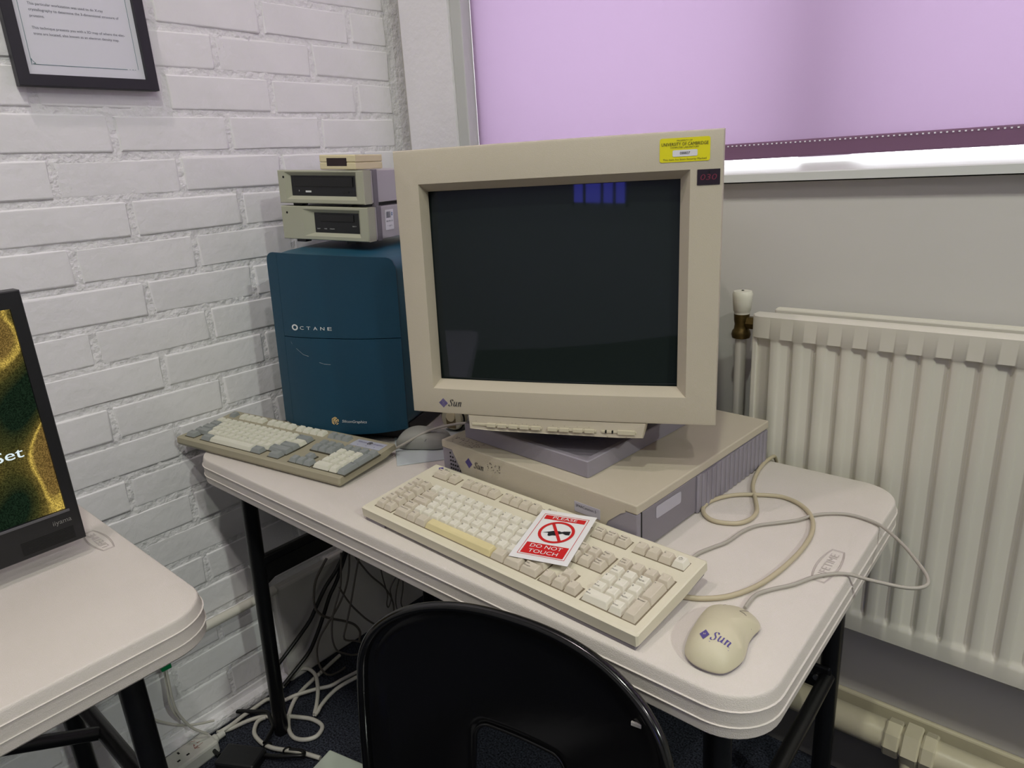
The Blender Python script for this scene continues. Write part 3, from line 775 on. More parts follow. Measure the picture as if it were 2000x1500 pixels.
# ================================================================== DESKTOP COMPUTER (flat box under the monitor)
SP = empty('desktop_computer', (-.6681, .2141, .74), (0, 0, -.0642))
tag(SP, 'flat beige desktop computer box under the big monitor', 'computer')
sw, sd = .417, .408
part('chassis', box(.003, sw-.002, .006, sd, .004, .066, bev=.002), M['lilac_dk'], SP)
part('lid', box(0, sw, -.001, sd+.002, .0655, .0800, bev=.002), M['beige'], SP)
bm = B()  # cream front plate with cut-off lower corners
poly = [(.022, .0760), (.397, .0760), (.397, .064), (.3892, .0600), (.3665, .0405), (.352, .012), (.066, .012), (.055, .020)]
add_prism(bm, poly, -.0012, .006, lambda x, z, y: (x, y, z)); part('front_plate', bm, M['beige'], SP)
part('front_corner', box(.0010, .060, -.0002, .010, .003, .0655, bev=.0015), M['lilac'], SP)
part('front_corner', box(.350, sw-.0005, -.0002, .010, .003, .0655, bev=.0015), M['lilac'], SP)
bm = B()
for r_, c_ in ((0, 1), (1, 2), (2, 3), (3, 4), (4, 5)):
    for i in range(c_):
        add_lathe(bm, [(.0017, 0), (.0017, .0008)], 8, (.0215+i*.0058, -.0010, .0590-r_*.0072), 'y')
part('vent_holes', bm, M['hole'], SP)
f_ = lambda x, z: (x, -.0018, z)
bm = B(); sun_diamond(bm, .0098, lambda x, y: f_(.0706+x, .0525+y)); flat('logo_diamond', bm, M['violet'], SP)
bm = B(); add_poly(bm, [f_(.0706+x, .0525+y) for x, y in ((0, .0098), (.0098*.8, 0), (0, -.0098), (-.0098*.8, 0))]); 
for v_ in bm.verts: v_.co.y += .0003
flat('logo_ground', bm, M['violet'], SP)
bm = B(); sun_word(bm, .0082, lambda x, y: f_(.0835+x, .0470+y)); flat('logo_lettering', bm, M['ink'], SP)
part('name_plate', box(.305, .353, -.0018, -.001, .0370, .0540, bev=.0003), M['clear_label'], SP)
bm = B(); add_text(bm, 'SPARCstation 5', .0062, (.327, -.0021, .0480), (1, 0, 0), (0, 0, 1), width=.038); flat('name_lettering', bm, M['ink'], SP)
bm = B(); random.seed(5)
for i in range(26):
    x, z = .118+random.random()*.030, .052+random.random()*.016; s_ = .0006+random.random()*.0009
    add_poly(bm, [f_(x+s_*a, z+s_*b) for a, b in ((-1, -.6), (.4, -1), (1, .5), (-.2, 1))])
flat('glue_residue', bm, M['ink_soft'], SP)
bm = B()
for i in range(60):
    x, y = .010+random.random()*.075, .004+random.random()*.022; s_ = .0006+random.random()*.001
    add_poly(bm, [(x+s_*a, y+s_*b, .0803) for a, b in ((-1, -.6), (.4, -1), (1, .5), (-.2, 1))])
flat('glue_residue', bm, M['ink_soft'], SP)
# right side: plain bay panel and the ribbed part
part('side_panel', box(sw-.004, sw, .012, .158, .004, .0655, bev=.0008), M['lilac_dk'], SP)
part('side_seam', box(sw-.004, sw-.0005, .0095, .0120, .004, .0655), M['hole'], SP)
bm = B(); add_prism(bm, rrect(.046, .114, .0405, .0600, .004, 4), sw+.0003, sw+.0007, lambda y, z, x: (x, y, z-(y-.046)*.02)); part('clear_sticker', bm, M['clear_label'], SP)
for i in range(16):
    y = .1605+i*.0153
    bm = B(); add_prism(bm, [(sw-.004, y), (sw+.0012, y), (sw+.0030, y+.004), (sw+.0012, y+.0143), (sw-.004, y+.0143)], .002, .0640, lambda x, yy, z: (x, yy, z))
    part('side_rib', bm, M['lilac'], SP)

# ================================================================== CRT MONITOR
# base stands on the box
MO = empty('crt_monitor', (-.6381, .2429, .8200), (0, 0, -.0733))
tag(MO, 'big beige tube monitor with dark screen, on the flat computer box', 'monitor')
bw, bd = .281, .285
bm = B()
out = rrect(0, bw, 0, bd, .004, 3); inn = rrect(.012, bw-.012, .012, bd-.012, .01, 3); inn2 = rrect(.02, bw-.02, .02, bd-.02, .012, 3)
add_loops(bm, [[(x, y, .001) for x, y in out], [(x, y, .0265) for x, y in out], [(x, y, .0280) for x, y in rrect(.0015, bw-.0015, .0015, bd-.0015, .004, 3)], [(x, y, .0265) for x, y in inn], [(x, y, .018) for x, y in inn2]], True, True, True)
part('base_plate', bm, M['lilac'], MO, smooth=30)
bm = B(); add_lathe(bm, [(.085, .016), (.10, .030), (.125, .045), (.135, .062), (.10, .075)], 40, (.150, .150, 0)); part('swivel_bowl', bm, M['lilac_dk'], MO, smooth=40)
bpy.context.view_layer.update()
mw = Matrix.Translation((-.4292, .2414, 1.105)) @ Matrix.Rotation(.4122, 4, 'Z') @ Matrix.Rotation(-.0472, 4, 'X')
mloc = MO.matrix_world.inverted() @ mw     # monitor head in the base's frame
def head(bm):
    for v_ in bm.verts: v_.co = mloc @ v_.co
    return bm
hw, hh = .240, .2046
bul = lambda x: -.010*(1-(x/hw)**2)
# front bezel: ring between outer outline and screen opening, with a chamfer to the tube
def bez_ring(x0, x1, z0, z1, dy, n=12, r=.0):
    pts = []
    for i in range(n): pts.append((x0+(x1-x0)*i/n, z0))
    for i in range(n): pts.append((x1, z0+(z1-z0)*i/n))
    for i in range(n): pts.append((x1-(x1-x0)*i/n, z1))
    for i in range(n): pts.append((x0, z1-(z1-z0)*i/n))
    return [(x, bul(x)+dy, z) for x, z in pts]
bm = B()
add_loops(bm, [bez_ring(-hw+.012, hw-.012, -hh+.012, hh-.012, .060), bez_ring(-hw+.003, hw-.003, -hh+.003, hh-.003, .052), bez_ring(-hw, hw, -hh, hh, .006), bez_ring(-hw+.0018, hw-.0018, -hh+.0018, hh-.0018, .0010), bez_ring(-hw+.005, hw-.005, -hh+.005, hh-.005, 0),
    bez_ring(-.1990, .1968, -.1620, .1545, 0), bez_ring(-.1942, .1832, -.1520, .1440, .0185), bez_ring(-.1940, .1830, -.1515, .1438, .0240)], True, False, False)
part('front_bezel', head(bm), M['beige'], MO, smooth=25)
# screen: curved glass
bm = B(); nx_, nz_ = 28, 22; g = []
for j in range(nz_+1):
    z = -.1525+.297*j/nz_; r_ = []
    for i in range(nx_+1):
        x = -.195+.379*i/nx_
        yy = .0262-.0105*(1-(x/.2)**2)-.0035*(1-(z/.15)**2)
        r_.append(bm.verts.new((x, yy, z)))
    g.append(r_)
for j in range(nz_):
    for i in range(nx_): bm.faces.new((g[j][i], g[j][i+1], g[j+1][i+1], g[j+1][i]))
part('screen', head(bm), M['crt'], MO, smooth=180)
bm = B(); lo = []
for y, w_, zb, zt_ in ((.052, .232, -.196, .196), (.16, .232, -.196, .196), (.20, .222, -.185, .188), (.30, .170, -.14, .15), (.39, .155, -.13, .135), (.395, .150, -.125, .13)):
    lo.append([(x, y, z) for x, z in rrect(-w_, w_, zb, zt_, .02, 4)])
add_loops(bm, lo, True, True, True); part('rear_housing', head(bm), M['beige'], MO, smooth=35)
# control strip under the bezel
bm = B()
cp = [(-.1405, -.2040), (.1410, -.2040), (.1365, -.2275), (.10, -.2285), (-.10, -.2285), (-.1395, -.2268)]
lo = []
for dy, ins in ((.05, 0), (.003, 0), (-.001, .0015)): lo.append([(x*(1-ins*6), bul(x)+dy, z+(ins if z < -.21 else 0)) for x, z in cp])
add_loops(bm, lo); part('control_strip', head(bm), M['beige'], MO)
def pbox(x0, x1, z0, z1, d0=.0035, d1=.0012, bev=.0005):
    c = (x0+x1)/2; y = bul(c)
    s_ = (bul(x1)-bul(x0))/(x1-x0)
    return box(-(x1-x0)/2, (x1-x0)/2, -d0, d1, z0, z1, bev=bev, mtx=mloc @ Matrix.Translation((c, y, 0)) @ Matrix.Rotation(math.atan(s_), 4, 'Z'))
part('button_groove', pbox(-.134, -.030+.012, -.2195, -.2158, .0016), M['cream'], MO)
for x in (-.1085, -.0905, -.0720, -.0535, -.0350): part('button', pbox(x, x+.0145, -.2208, -.2150), M['cream'], MO)
part('button_groove', pbox(-.010, .0670, -.2200, -.2165, .0016), M['cream'], MO)
for x in (-.0085, .0098, .0310, .0490): part('button', pbox(x, x+.0150, -.2212, -.2155), M['cream'], MO)
part('button_groove', pbox(.0745, .1270, -.2200, -.2165, .0016), M['cream'], MO)
part('power_button', pbox(.0990, .1250, -.2215, -.2148), M['cream'], MO)
for x in (.0800, .0900): part('indicator', pbox(x, x+.0026, -.2205, -.2160, .0022), M['hole'], MO)
fm = lambda x, z, e=.0006: mloc @ Vector((x, bul(x)-e, z))
fs = lambda x, z: mloc @ Vector((x, bul(x)-.0022, z))
bm = B()
for x in (-.1265, -.085, -.066, -.060, -.049, -.042, -.030, -.024, .000, .018, .038, .056): add_text(bm, 'o', .0030, fs(x, -.2118), mloc.to_3x3() @ Vector((1, 0, 0)), mloc.to_3x3() @ Vector((0, 0, 1)))
for x in (.084, .112): add_text(bm, 'o', .0036, fs(x, -.2252), mloc.to_3x3() @ Vector((1, 0, 0)), mloc.to_3x3() @ Vector((0, 0, 1)))
flat('button_symbols', bm, M['ink_soft'], MO)
bm = B(); sun_diamond(bm, .0082, lambda x, y: fm(-.1826+x, -.1855+y)); flat('logo_diamond', bm, M['violet'], MO)
bm = B(); sun_word(bm, .0078, lambda x, y: fm(-.1735+x, -.1905+y)); flat('logo_lettering', bm, M['ink'], MO)
# property sticker
bm = B(); add_prism(bm, rrect(.1566, .2216, .1650, .1955, .003, 4), .0003, .0006, lambda x, z, e: fm(x, z, e)); st = part('property_sticker', bm, M['yellow'], MO)
bm = B(); add_poly(bm, [fm(x, z, .0009) for x, z in rrect(.1735, .2055, .1718, .1800, .0015, 3)]); flat('number_field', bm, M['sticker_w'], st)
U_ = mloc.to_3x3() @ Vector((1, 0, 0)); V_3 = mloc.to_3x3() @ Vector((0, 0, 1))
bm = B()
def mt(s, size, x, z, w): add_text(bm, s, size, (0, 0, 0), U_, V_3, width=w, fn=lambda a, b: fm(x+a, z+b, .0012))
mt('PROPERTY OF', .0026, .1890, .1919, .020); mt('UNIVERSITY OF CAMBRIDGE', .0058, .1891, .1874, .060); mt('COMPUTER LABORATORY', .0029, .1891, .1833, .037)
mt('08807', .0046, .1895, .1759, .013); mt('This item has been Security Marked', .0032, .1891, .1682, .056)
flat('sticker_lettering', bm, M['black_ink'], st)
bm = B(); add_prism(bm, rrect(.2058, .2352, .1340, .1540, .0006, 2), .0002, .0010, lambda x, z, e: fm(x, z, e)); dw = part('display_window', bm, M['led_win'], MO)
bm = B(); add_text(bm, '030', .0105, (0, 0, 0), U_, V_3, width=.021, shear=.15, fn=lambda a, b: fm(.2205+a, .1435+b, .0013)); flat('red_digits', bm, M['led_seg'], dw)
part('display_peg', tube([fm(.2215, .1508, .0008), fm(.2215, .1508, .0022)], .0010, 8, 1), M['hole'], dw)

# ================================================================== TOWER COMPUTER
OC = empty('tower_computer', (-1.1364, .1818, .742), (0, 0, .3843))
tag(OC, 'dark teal tower computer standing against the brick wall', 'computer')
ow, od, z0 = .3006, .40, .033
topz = lambda x: z0+.3625-.0165*x/.30
def fy(x, z):   # bowed, slightly leaning front skin
    h = max(0, min(1, (z-z0)/.355)); u_ = (x/ow*2-1)
    return .064*(z-z0)-(.030*(1-h)+.012*h)*(1-abs(u_)**2.4)+.004
def skin(x0, x1, za, zb, rounding=(), n=16, m=14, t=.004, zfn=None):
    bm = B(); gr = []
    for j in range(m+1):
        r_ = []
        for i in range(n+1):
            x = x0+(x1-x0)*i/n; zt_ = min(zb, topz(x)) if zb > .3 else zb
            z_b = za
            if za < z0+.01: z_b = za+.010*abs(x/ow*2-1)**2
            z = z_b+(zt_-z_b)*j/m
            xx = x
            for side, rad_ in rounding:
                cx = x0+rad_ if side == 'l' else x1-rad_
                if (x < cx if side == 'l' else x > cx):
                    d = abs(x-cx)/rad_
                    top = zt_-rad_*(1-math.sqrt(max(0, 1-d*d)))
                    z = z_b+(top-z_b)*j/m
            r_.append((xx, z))
        gr.append(r_)
    front = [[bm.verts.new((x, fy(x, z), z)) for x, z in r_] for r_ in gr]
    back = [[bm.verts.new((x, fy(x, z)+t, z)) for x, z in r_] for r_ in gr]
    for j in range(m):
        for i in range(n):
            bm.faces.new((front[j][i], front[j][i+1], front[j+1][i+1], front[j+1][i])); bm.faces.new((back[j][i], back[j+1][i], back[j+1][i+1], back[j][i+1]))
    for j in range(m):
        bm.faces.new((front[j][0], front[j+1][0], back[j+1][0], back[j][0])); bm.faces.new((front[j][n], back[j][n], back[j+1][n], front[j+1][n]))
    for i in range(n):
        bm.faces.new((front[0][i], back[0][i], back[0][i+1], front[0][i+1])); bm.faces.new((front[m][i], front[m][i+1], back[m][i+1], back[m][i]))
    return bm
part('side_strip', skin(0, .0285, z0-.012, .5, (('l', .018),), 16), M['teal'], OC, smooth=40)
part('upper_door', skin(.0290, ow-.001, z0+.1885, .5, (('r', .020),), 44), M['teal'], OC, smooth=40)
part('lower_door', skin(.0290, ow-.001, z0-.012, z0+.1870, (), 20), M['teal'], OC, smooth=40)
bm = B(); lo = []
for y, dz, ins in ((.030, -.003, .001), (.034, .0, 0), (.07, .009, 0), (.20, .013, 0), (.34, .010, 0), (od, .002, .002)):
    L_ = []
    for x, z in rrect(.002+ins, ow-.002-ins, z0-.008, z0+.3565, .030, 6):
        zz = z
        if z > z0+.2:
            zz = z-.0165*x/.30+.003+dz*(1-(x/ow*2-1)**2)*(1 if z > z0+.30 else .3)
        yy = y
        if y < .032: yy = max(fy(x, zz)+.006, -.02)
        L_.append((x, yy, zz))
    lo.append(L_)
add_loops(bm, lo, True, True, True); part('body_shell', bm, M['teal_top'], OC, smooth=30)
part('foot_base', box(.020, ow-.006, .020, od-.03, 0, z0+.002, bev=.004), M['dkbase'], OC)
fo = lambda x, z, e=.0006: (x, fy(x, z)-e, z)
bm = B(); n = 30
for i in range(n):
    a0, a1 = 2*pi*i/n, 2*pi*(i+1)/n
    add_poly(bm, [fo(.0615+r_*1.30*cos(a_), z0+.2085+r_*sin(a_)) for r_, a_ in ((.0036, a0), (.0064, a0), (.0064, a1), (.0036, a1))])
for i, c_ in enumerate('CTANE'):
    xx = .0800+i*.0172
    V_, F_ = text_verts(c_); 
    add_text(bm, c_, .0098, (0, 0, 0), (1, 0, 0), (0, 0, 1), width=.0100, fn=lambda a, b, xx=xx: fo(xx+a, z0+.2075+b))
flat('name_lettering', bm, M['white_ink'], OC)
bm = B(); cube_logo(bm, lambda x, y: fo(.1465+x, z0+.0150+y), .0085); flat('cube_emblem', bm, M['gold_ink'], OC)
bm = B(); add_text(bm, 'SiliconGraphics', .0080, (0, 0, 0), (1, 0, 0), (0, 0, 1), shear=.2, width=.056, fn=lambda a, b: fo(.1910+a, z0+.0158+b)); flat('maker_lettering', bm, M['white_ink'], OC)
bm = B()
for pts in (((.060, .164), (.078, .152), (.092, .149)), ((.118, .1375), (.130, .1345), (.145, .1340)), ((.046, .178), (.050, .172))):
    for (xa, za), (xb, zb) in zip(pts, pts[1:]): add_poly(bm, [fo(xa, z0+za), fo(xb, z0+zb), fo(xb, z0+zb+.0004), fo(xa, z0+za+.0004)])
flat('scratches', bm, M['white_ink'], OC)

# ================================================================== EXTERNAL DRIVES stacked on the tower
def drive(name, dz, w, h, label, bay, bev_x0):
    m = Matrix.Translation((-1.178, .274, 1.157)) @ Matrix.Rotation(.3167, 4, 'Z') @ Matrix.Rotation(.0541, 4, 'Y') @ Matrix.Translation((0, 0, dz))
    D = empty(name); D.matrix_world = m; tag(D, label, 'disk drive', 'drives stacked on the tower')
    x0, x1, za, zb = bay
    bm = B(); e = .007
    def ring(a, b, c, d, y): return [(a, y, c), (b, y, c), (b, y, d), (a, y, d)]
    add_loops(bm, [ring(.001, w-.001, .001, h-.001, .030), ring(0, w, 0, h, .026), ring(0, w, 0, h, .002), ring(.0015, w-.0015, .0015, h-.0015, 0), ring(bev_x0, x1+e, za-e, zb+e, 0), ring(x0, x1, za, zb, .007), ring(x0, x1, za, zb, .012)], True, False, False)
    part('front_bezel', bm, M['drive'], D)
    part('shell', box(.0015, w-.001, .028, .255, .0015, h-.001, bev=.001), M['drive_metal'], D)
    part('side_band', box(w-.006, w+.0012, .034, .050, -.001 if dz < .01 else -.006, h+.0012, bev=.0008), M['drive_strip'], D)
    part('lock_hole', tube([(.0155, -.0004, h-.0135), (.0155, .002, h-.0135)], .0024, 10, 1), M['hole'], D)
    fp = part('drive_face', box(x0, x1, .0075, .028, za, zb), M['blackp'], D)
    for x in (.018, w-.07):
        for y in (.02, .21): part('foot', box(x, x+.024, y, y+.02, -.0058 if dz > .01 else -.008, .002, bev=.001), M['blackp'], D)
    return D, fp
D1, f1 = drive('disk_drive', 0, .2175, .0690, 'lower grey drive box on the tower, with narrow black tape slot', (.0800, .1915, .0150, .0565), .0560)
part('slot_door', box(.0960, .1790, .0060, .0076, .0385, .0530, bev=.0006), M['blackg'], D1)
bm = B()
for s_, x in (('BUSY', .0890), ('TAPE', .1060), ('STREAM', .1225)): add_text(bm, s_, .0030, (x, .0071, .0232), (1, 0, 0), (0, 0, 1), width=.0075 if s_ != 'STREAM' else .0118)
add_text(bm, 'EJECT', .0028, (.1790, .0071, .0300), (1, 0, 0), (0, 0, 1), width=.0095)
flat('small_lettering', bm, M['white_ink'], f1)
bm = B(); add_box(bm, .2175-.0006, .2175-.0002+.0004, .066, .098, .018, .060); st = part('asset_label', bm, M['sticker_w'], D1)
bm = B(); random.seed(2); y = .0685
while y < .086:
    t = random.choice((.0004, .0008, .0012)); add_poly(bm, [(.2180, y, .043), (.2180, y+t, .043), (.2180, y+t, .056), (.2180, y, .056)]); y += t+random.choice((.0005, .0009))
for z_ in (.036, .026):
    add_text(bm, 'OBJ 2784 110' if z_ > .03 else '* 1071', .0042, (.2180, .081, z_), (0, 1, 0), (0, 0, 1), width=.026 if z_ > .03 else .018)
flat('barcode', bm, M['paper_ink'], st)
bm = B()
for i in range(16):
    a0, a1 = 2*pi*i/16, 2*pi*(i+1)/16
    add_poly(bm, [(.2181, .0918+r_*.75*cos(a_), .0505+r_*sin(a_)) for r_, a_ in ((.0018, a0), (.0038, a0), (.0038, a1), (.0018, a1))])
flat('blue_ring', bm, P('blue_print', (70, 120, 170), .5), st)
D2, f2 = drive('disk_drive', .0750, .2130, .0665, 'upper grey drive box on the tower, with a wide black disc tray', (.0290, .1895, .0150, .0560), .0190)
part('disc_tray', box(.0370, .1830, .0055, .0076, .0340, .0530, bev=.0006), M['blackg'], D2)
part('tray_button', box(.158, .172, .0065, .0076, .0215, .0255, bev=.0003), M['blackg'], D2)
bm = B(); add_poly(bm, [(.064, .0071, .0222), (.0785, .0071, .0222), (.0785, .0071, .0258), (.064, .0071, .0258)]); add_poly(bm, [(.0470, .0071, .0238), (.0480, .0071, .0238), (.0480, .0071, .0268), (.0470, .0071, .0268)])
flat('small_lettering', bm, M['white_ink'], f2)
# small infrared box on top
m = Matrix.Translation((-1.178, .274, 1.157)) @ Matrix.Rotation(.3167, 4, 'Z') @ Matrix.Rotation(.0541, 4, 'Y') @ Matrix.Translation((.1110, 0, .1430))
IB = empty('receiver_box'); IB.matrix_world = m; tag(IB, 'small ivory box with a dark red window on the top drive', 'electronic box')
part('lower_shell', box(0, .0865, 0, .10, 0, .0140, bev=.002), M['ivory'], IB)
part('upper_shell', box(0, .0865, 0, .10, .0144, .0285, bev=.002), M['ivory'], IB)
part('red_window', box(.0180, .0660, -.0006, .004, .0070, .0225, bev=.0004), M['redglass'], IB)

# ================================================================== MICE
def mouse_body(L, W, H, flare=0.0, hn=.55, n=26, m=20, y_off=0, x_shift=0):
    """rows run along y from the rear to the cable end"""
    bm = B(); loops = []
    for j in range(n+1):
        t = -1+2*j/n; t = max(-.9995, min(.9995, t))
        if t < 0: w = (1-abs(t)**2.6)**(1/2.2)
        else: w = (1-abs(t)**3.6)**(1/2.4)
        hgt = H*((1-max(0, -t)**2.6)**.55)*(1-hn*max(0, t+.25)**1.35*.55) if t < 0 else H*(1-hn*(t+.25)**1.35*.55)*(1-t**9)**.6
        waist = 1-.07*math.exp(-((t-.05)/.35)**2)
        L_ = []
        for i in range(m+1):
            a = pi*i/m; cx = cos(a); sx = sin(a)
            ex = math.copysign(abs(cx)**.72, cx)
            x = ex*W/2*w*waist
            if flare and cx > 0: x += flare*cx*math.exp(-((t-.62)/.24)**2)*w
            z = max(.002, .005*w)+max(.001, hgt-.004)*abs(sx)**.75
            L_.append((x+x_shift*t, t*L/2+y_off, z if j not in (0, n) else .006))
        L_ += [(L_[-1][0]*.97, L_[-1][1], .0015), (L_[0][0]*.97, L_[0][1], .0015)]
        loops.append(L_)
    add_loops(bm, loops, True, True, True); return bm
CABLES = {"kbd":[[-0.154,0.134,0.744],[-0.132,0.145,0.744],[-0.106,0.172,0.744],[-0.086,0.22,0.744],[-0.075,0.292,0.744],[-0.074,0.358,0.744],[-0.082,0.403,0.744],[-0.098,0.437,0.744],[-0.123,0.461,0.744],[-0.153,0.469,0.744],[-0.186,0.455,0.744],[-0.219,0.431,0.744],[-0.238,0.395,0.744],[-0.238,0.365,0.744],[-0.223,0.343,0.744],[-0.202,0.336,0.744],[-0.175,0.348,0.744],[-0.164,0.371,0.744],[-0.166,0.401,0.744],[-0.183,0.438,0.744],[-0.204,0.479,0.744],[-0.218,0.53,0.744],[-0.224,0.578,0.744],[-0.222,0.612,0.744]],"mouse":[[-0.186,0.219,0.744],[-0.184,0.24,0.744],[-0.174,0.267,0.744],[-0.165,0.29,0.744],[-0.159,0.33,0.744],[-0.148,0.359,0.744],[-0.126,0.384,0.744],[-0.105,0.409,0.744],[-0.092,0.435,0.744],[-0.074,0.454,0.744],[-0.049,0.467,0.744],[-0.019,0.464,0.744],[0.004,0.451,0.744],[0.035,0.417,0.744],[0.057,0.385,0.744],[0.073,0.359,0.744],[0.08,0.338,0.744],[0.076,0.323,0.744],[0.061,0.311,0.744],[0.033,0.305,0.744],[0.015,0.303,0.744],[-0.003,0.302,0.744],[-0.019,0.293,0.744],[-0.038,0.27,0.744],[-0.053,0.239,0.744],[-0.07,0.215,0.744],[-0.082,0.193,0.744],[-0.084,0.175,0.744],[-0.083,0.156,0.744]],"w1":[[-1.284,-0.048,0.007],[-1.269,-0.02,0.007],[-1.259,0.016,0.007],[-1.246,0.042,0.007],[-1.231,0.057,0.007],[-1.212,0.072,0.007],[-1.194,0.086,0.007],[-1.161,0.106,0.007],[-1.132,0.12,0.007],[-1.101,0.124,0.007],[-1.085,0.116,0.007],[-1.077,0.094,0.007],[-1.09,0.072,0.007],[-1.113,0.06,0.007],[-1.141,0.063,0.007],[-1.169,0.077,0.007],[-1.197,0.098,0.007],[-1.224,0.129,0.007],[-1.239,0.16,0.007],[-1.249,0.196,0.007],[-1.258,0.235,0.007],[-1.266,0.272,0.007],[-1.273,0.306,0.007]],"w2":[[-1.274,-0.049,0.007],[-1.272,-0.018,0.007],[-1.276,0.014,0.007],[-1.277,0.045,0.007],[-1.278,0.085,0.007],[-1.258,0.1,0.007],[-1.24,0.11,0.007],[-1.231,0.139,0.007],[-1.207,0.184,0.007],[-1.186,0.215,0.007],[-1.18,0.252,0.007],[-1.161,0.338,0.007],[-1.148,0.389,0.007]],"w3":[[-1.012,0.061,0.007],[-1.041,0.051,0.007],[-1.077,0.037,0.007],[-1.114,0.016,0.007],[-1.144,0.005,0.007],[-1.174,0.002,0.007],[-1.206,0.007,0.007],[-1.229,0.025,0.007],[-1.234,0.04,0.007],[-1.23,0.051,0.007]],"w4":[[-1.281,0.133,0.007],[-1.297,0.169,0.007],[-1.302,0.196,0.007],[-1.289,0.212,0.007],[-1.264,0.214,0.007],[-1.236,0.206,0.007],[-1.192,0.18,0.007],[-1.155,0.151,0.007],[-1.129,0.127,0.007],[-1.132,0.14,0.007],[-1.141,0.154,0.007],[-1.155,0.192,0.007],[-1.158,0.236,0.007],[-1.14,0.322,0.007],[-1.129,0.373,0.007]],"blk":[[-1.299,-0.047,0.008],[-1.319,-0.027,0.008],[-1.316,-0.004,0.008],[-1.294,0.017,0.008],[-1.264,0.038,0.008],[-1.233,0.059,0.008],[-1.208,0.053,0.008],[-1.18,0.043,0.008],[-1.165,0.027,0.008],[-1.148,0.001,0.008]],"h_black1":[[-1.27,0.375,0.315],[-1.27,0.336,0.268],[-1.27,0.296,0.237],[-1.27,0.264,0.202],[-1.27,0.233,0.165],[-1.27,0.181,0.13],[-1.27,0.128,0.098]],"h_black2":[[-1.27,0.377,0.308],[-1.27,0.33,0.235],[-1.27,0.302,0.203],[-1.27,0.277,0.161],[-1.27,0.251,0.12],[-1.27,0.219,0.08],[-1.27,0.179,0.056],[-1.27,0.129,0.03]],"h_g1":[[-1.24,0.293,0.334],[-1.24,0.277,0.318],[-1.24,0.253,0.291],[-1.24,0.241,0.257],[-1.24,0.237,0.219],[-1.24,0.252,0.185],[-1.24,0.281,0.156],[-1.24,0.317,0.127],[-1.24,0.346,0.098],[-1.24,0.36,0.066],[-1.24,0.353,0.041]],"h_g2":[[-1.2,0.312,0.354],[-1.2,0.304,0.305],[-1.2,0.295,0.262],[-1.2,0.271,0.216],[-1.2,0.257,0.183],[-1.2,0.249,0.133],[-1.2,0.256,0.092],[-1.2,0.276,0.068],[-1.2,0.307,0.043],[-1.2,0.345,0.032],[-1.2,0.392,0.034],[-1.2,0.425,0.059]],"h_g3":[[-1.22,0.349,0.329],[-1.22,0.34,0.279],[-1.22,0.322,0.234],[-1.22,0.293,0.197],[-1.22,0.254,0.165],[-1.22,0.225,0.139],[-1.22,0.211,0.106],[-1.22,0.212,0.061],[-1.22,0.23,0.02],[-1.22,0.26,0.007],[-1.22,0.286,0.007]],"h_g4":[[-1.18,0.356,0.344],[-1.18,0.332,0.284],[-1.18,0.307,0.217],[-1.18,0.284,0.162],[-1.18,0.271,0.126],[-1.18,0.301,0.101],[-1.18,0.332,0.073],[-1.18,0.355,0.038],[-1.18,0.364,0.015]],"h_g5":[[-1.2,0.292,0.263],[-1.2,0.306,0.223],[-1.2,0.328,0.177],[-1.2,0.364,0.119],[-1.2,0.399,0.078],[-1.2,0.422,0.058]],"h_g6":[[-1.26,0.386,0.296],[-1.26,0.404,0.256],[-1.26,0.436,0.196],[-1.26,0.471,0.145],[-1.26,0.491,0.101],[-1.26,0.498,0.066],[-1.26,0.495,0.03]],"h_g7":[[-1.26,0.47,0.228],[-1.26,0.471,0.19],[-1.26,0.477,0.144],[-1.26,0.482,0.109],[-1.26,0.475,0.082],[-1.26,0.48,0.069],[-1.26,0.494,0.093],[-1.26,0.494,0.123],[-1.26,0.519,0.149],[-1.26,0.537,0.161]],"h_g8":[[-1.26,0.54,0.156],[-1.26,0.517,0.111],[-1.26,0.507,0.067],[-1.26,0.512,0.027]],"h_g9":[[-1.26,0.546,0.147],[-1.26,0.539,0.098],[-1.26,0.526,0.056],[-1.26,0.536,0.025]],"net1":[[-1.25,-0.132,0.286],[-1.25,-0.134,0.23],[-1.25,-0.135,0.185],[-1.25,-0.132,0.152],[-1.25,-0.121,0.116],[-1.25,-0.107,0.085],[-1.25,-0.079,0.047]],"net2":[[-1.26,-0.134,0.279],[-1.26,-0.135,0.226],[-1.26,-0.139,0.183],[-1.26,-0.136,0.149],[-1.26,-0.126,0.12]],"net3":[[-1.27,-0.214,0.264],[-1.27,-0.213,0.237],[-1.27,-0.204,0.201],[-1.27,-0.187,0.169],[-1.27,-0.162,0.135],[-1.27,-0.126,0.098],[-1.27,-0.091,0.074],[-1.27,-0.053,0.056]]}
def cord(name, pts, r, mat, lift=0.0, parent=None, label=None, group=None, n=8, sub=4):
    pts = [Vector(p)+Vector((0, 0, lift)) for p in pts]
    if parent:
        inv = parent.matrix_world.inverted(); pts = [inv @ p for p in pts]
    o = part(name, tube(pts, r, n, sub), M[mat], parent, smooth=60)
    if label: tag(o, label, 'cable', group)
    return o
ms = empty('mouse', (-.0800, .0800, .740), (0, 0, .16)); bpy.context.view_layer.update()
tag(ms, 'cream computer mouse with violet diamond logo, front right table corner', 'mouse', 'computer mice')
OUT = [(.0306, -.022), (.0200, -.0480), (.0056, -.0550), (-.0153, -.0520), (-.0290, -.0400), (-.0336, -.0180), (-.0336, .0120), (-.0318, .0390), (-.0270, .0555), (-.0156, .0650), (.0040, .0700), (.0230, .0610), (.0345, .0440), (.0312, .0270), (.0292, .0090)]
OUT = [(p.x, p.y) for p in catmull([OUT[-1]+(0,)]+[q+(0,) for q in OUT]+[OUT[0]+(0,), OUT[1]+(0,)], 4)][4:-4]
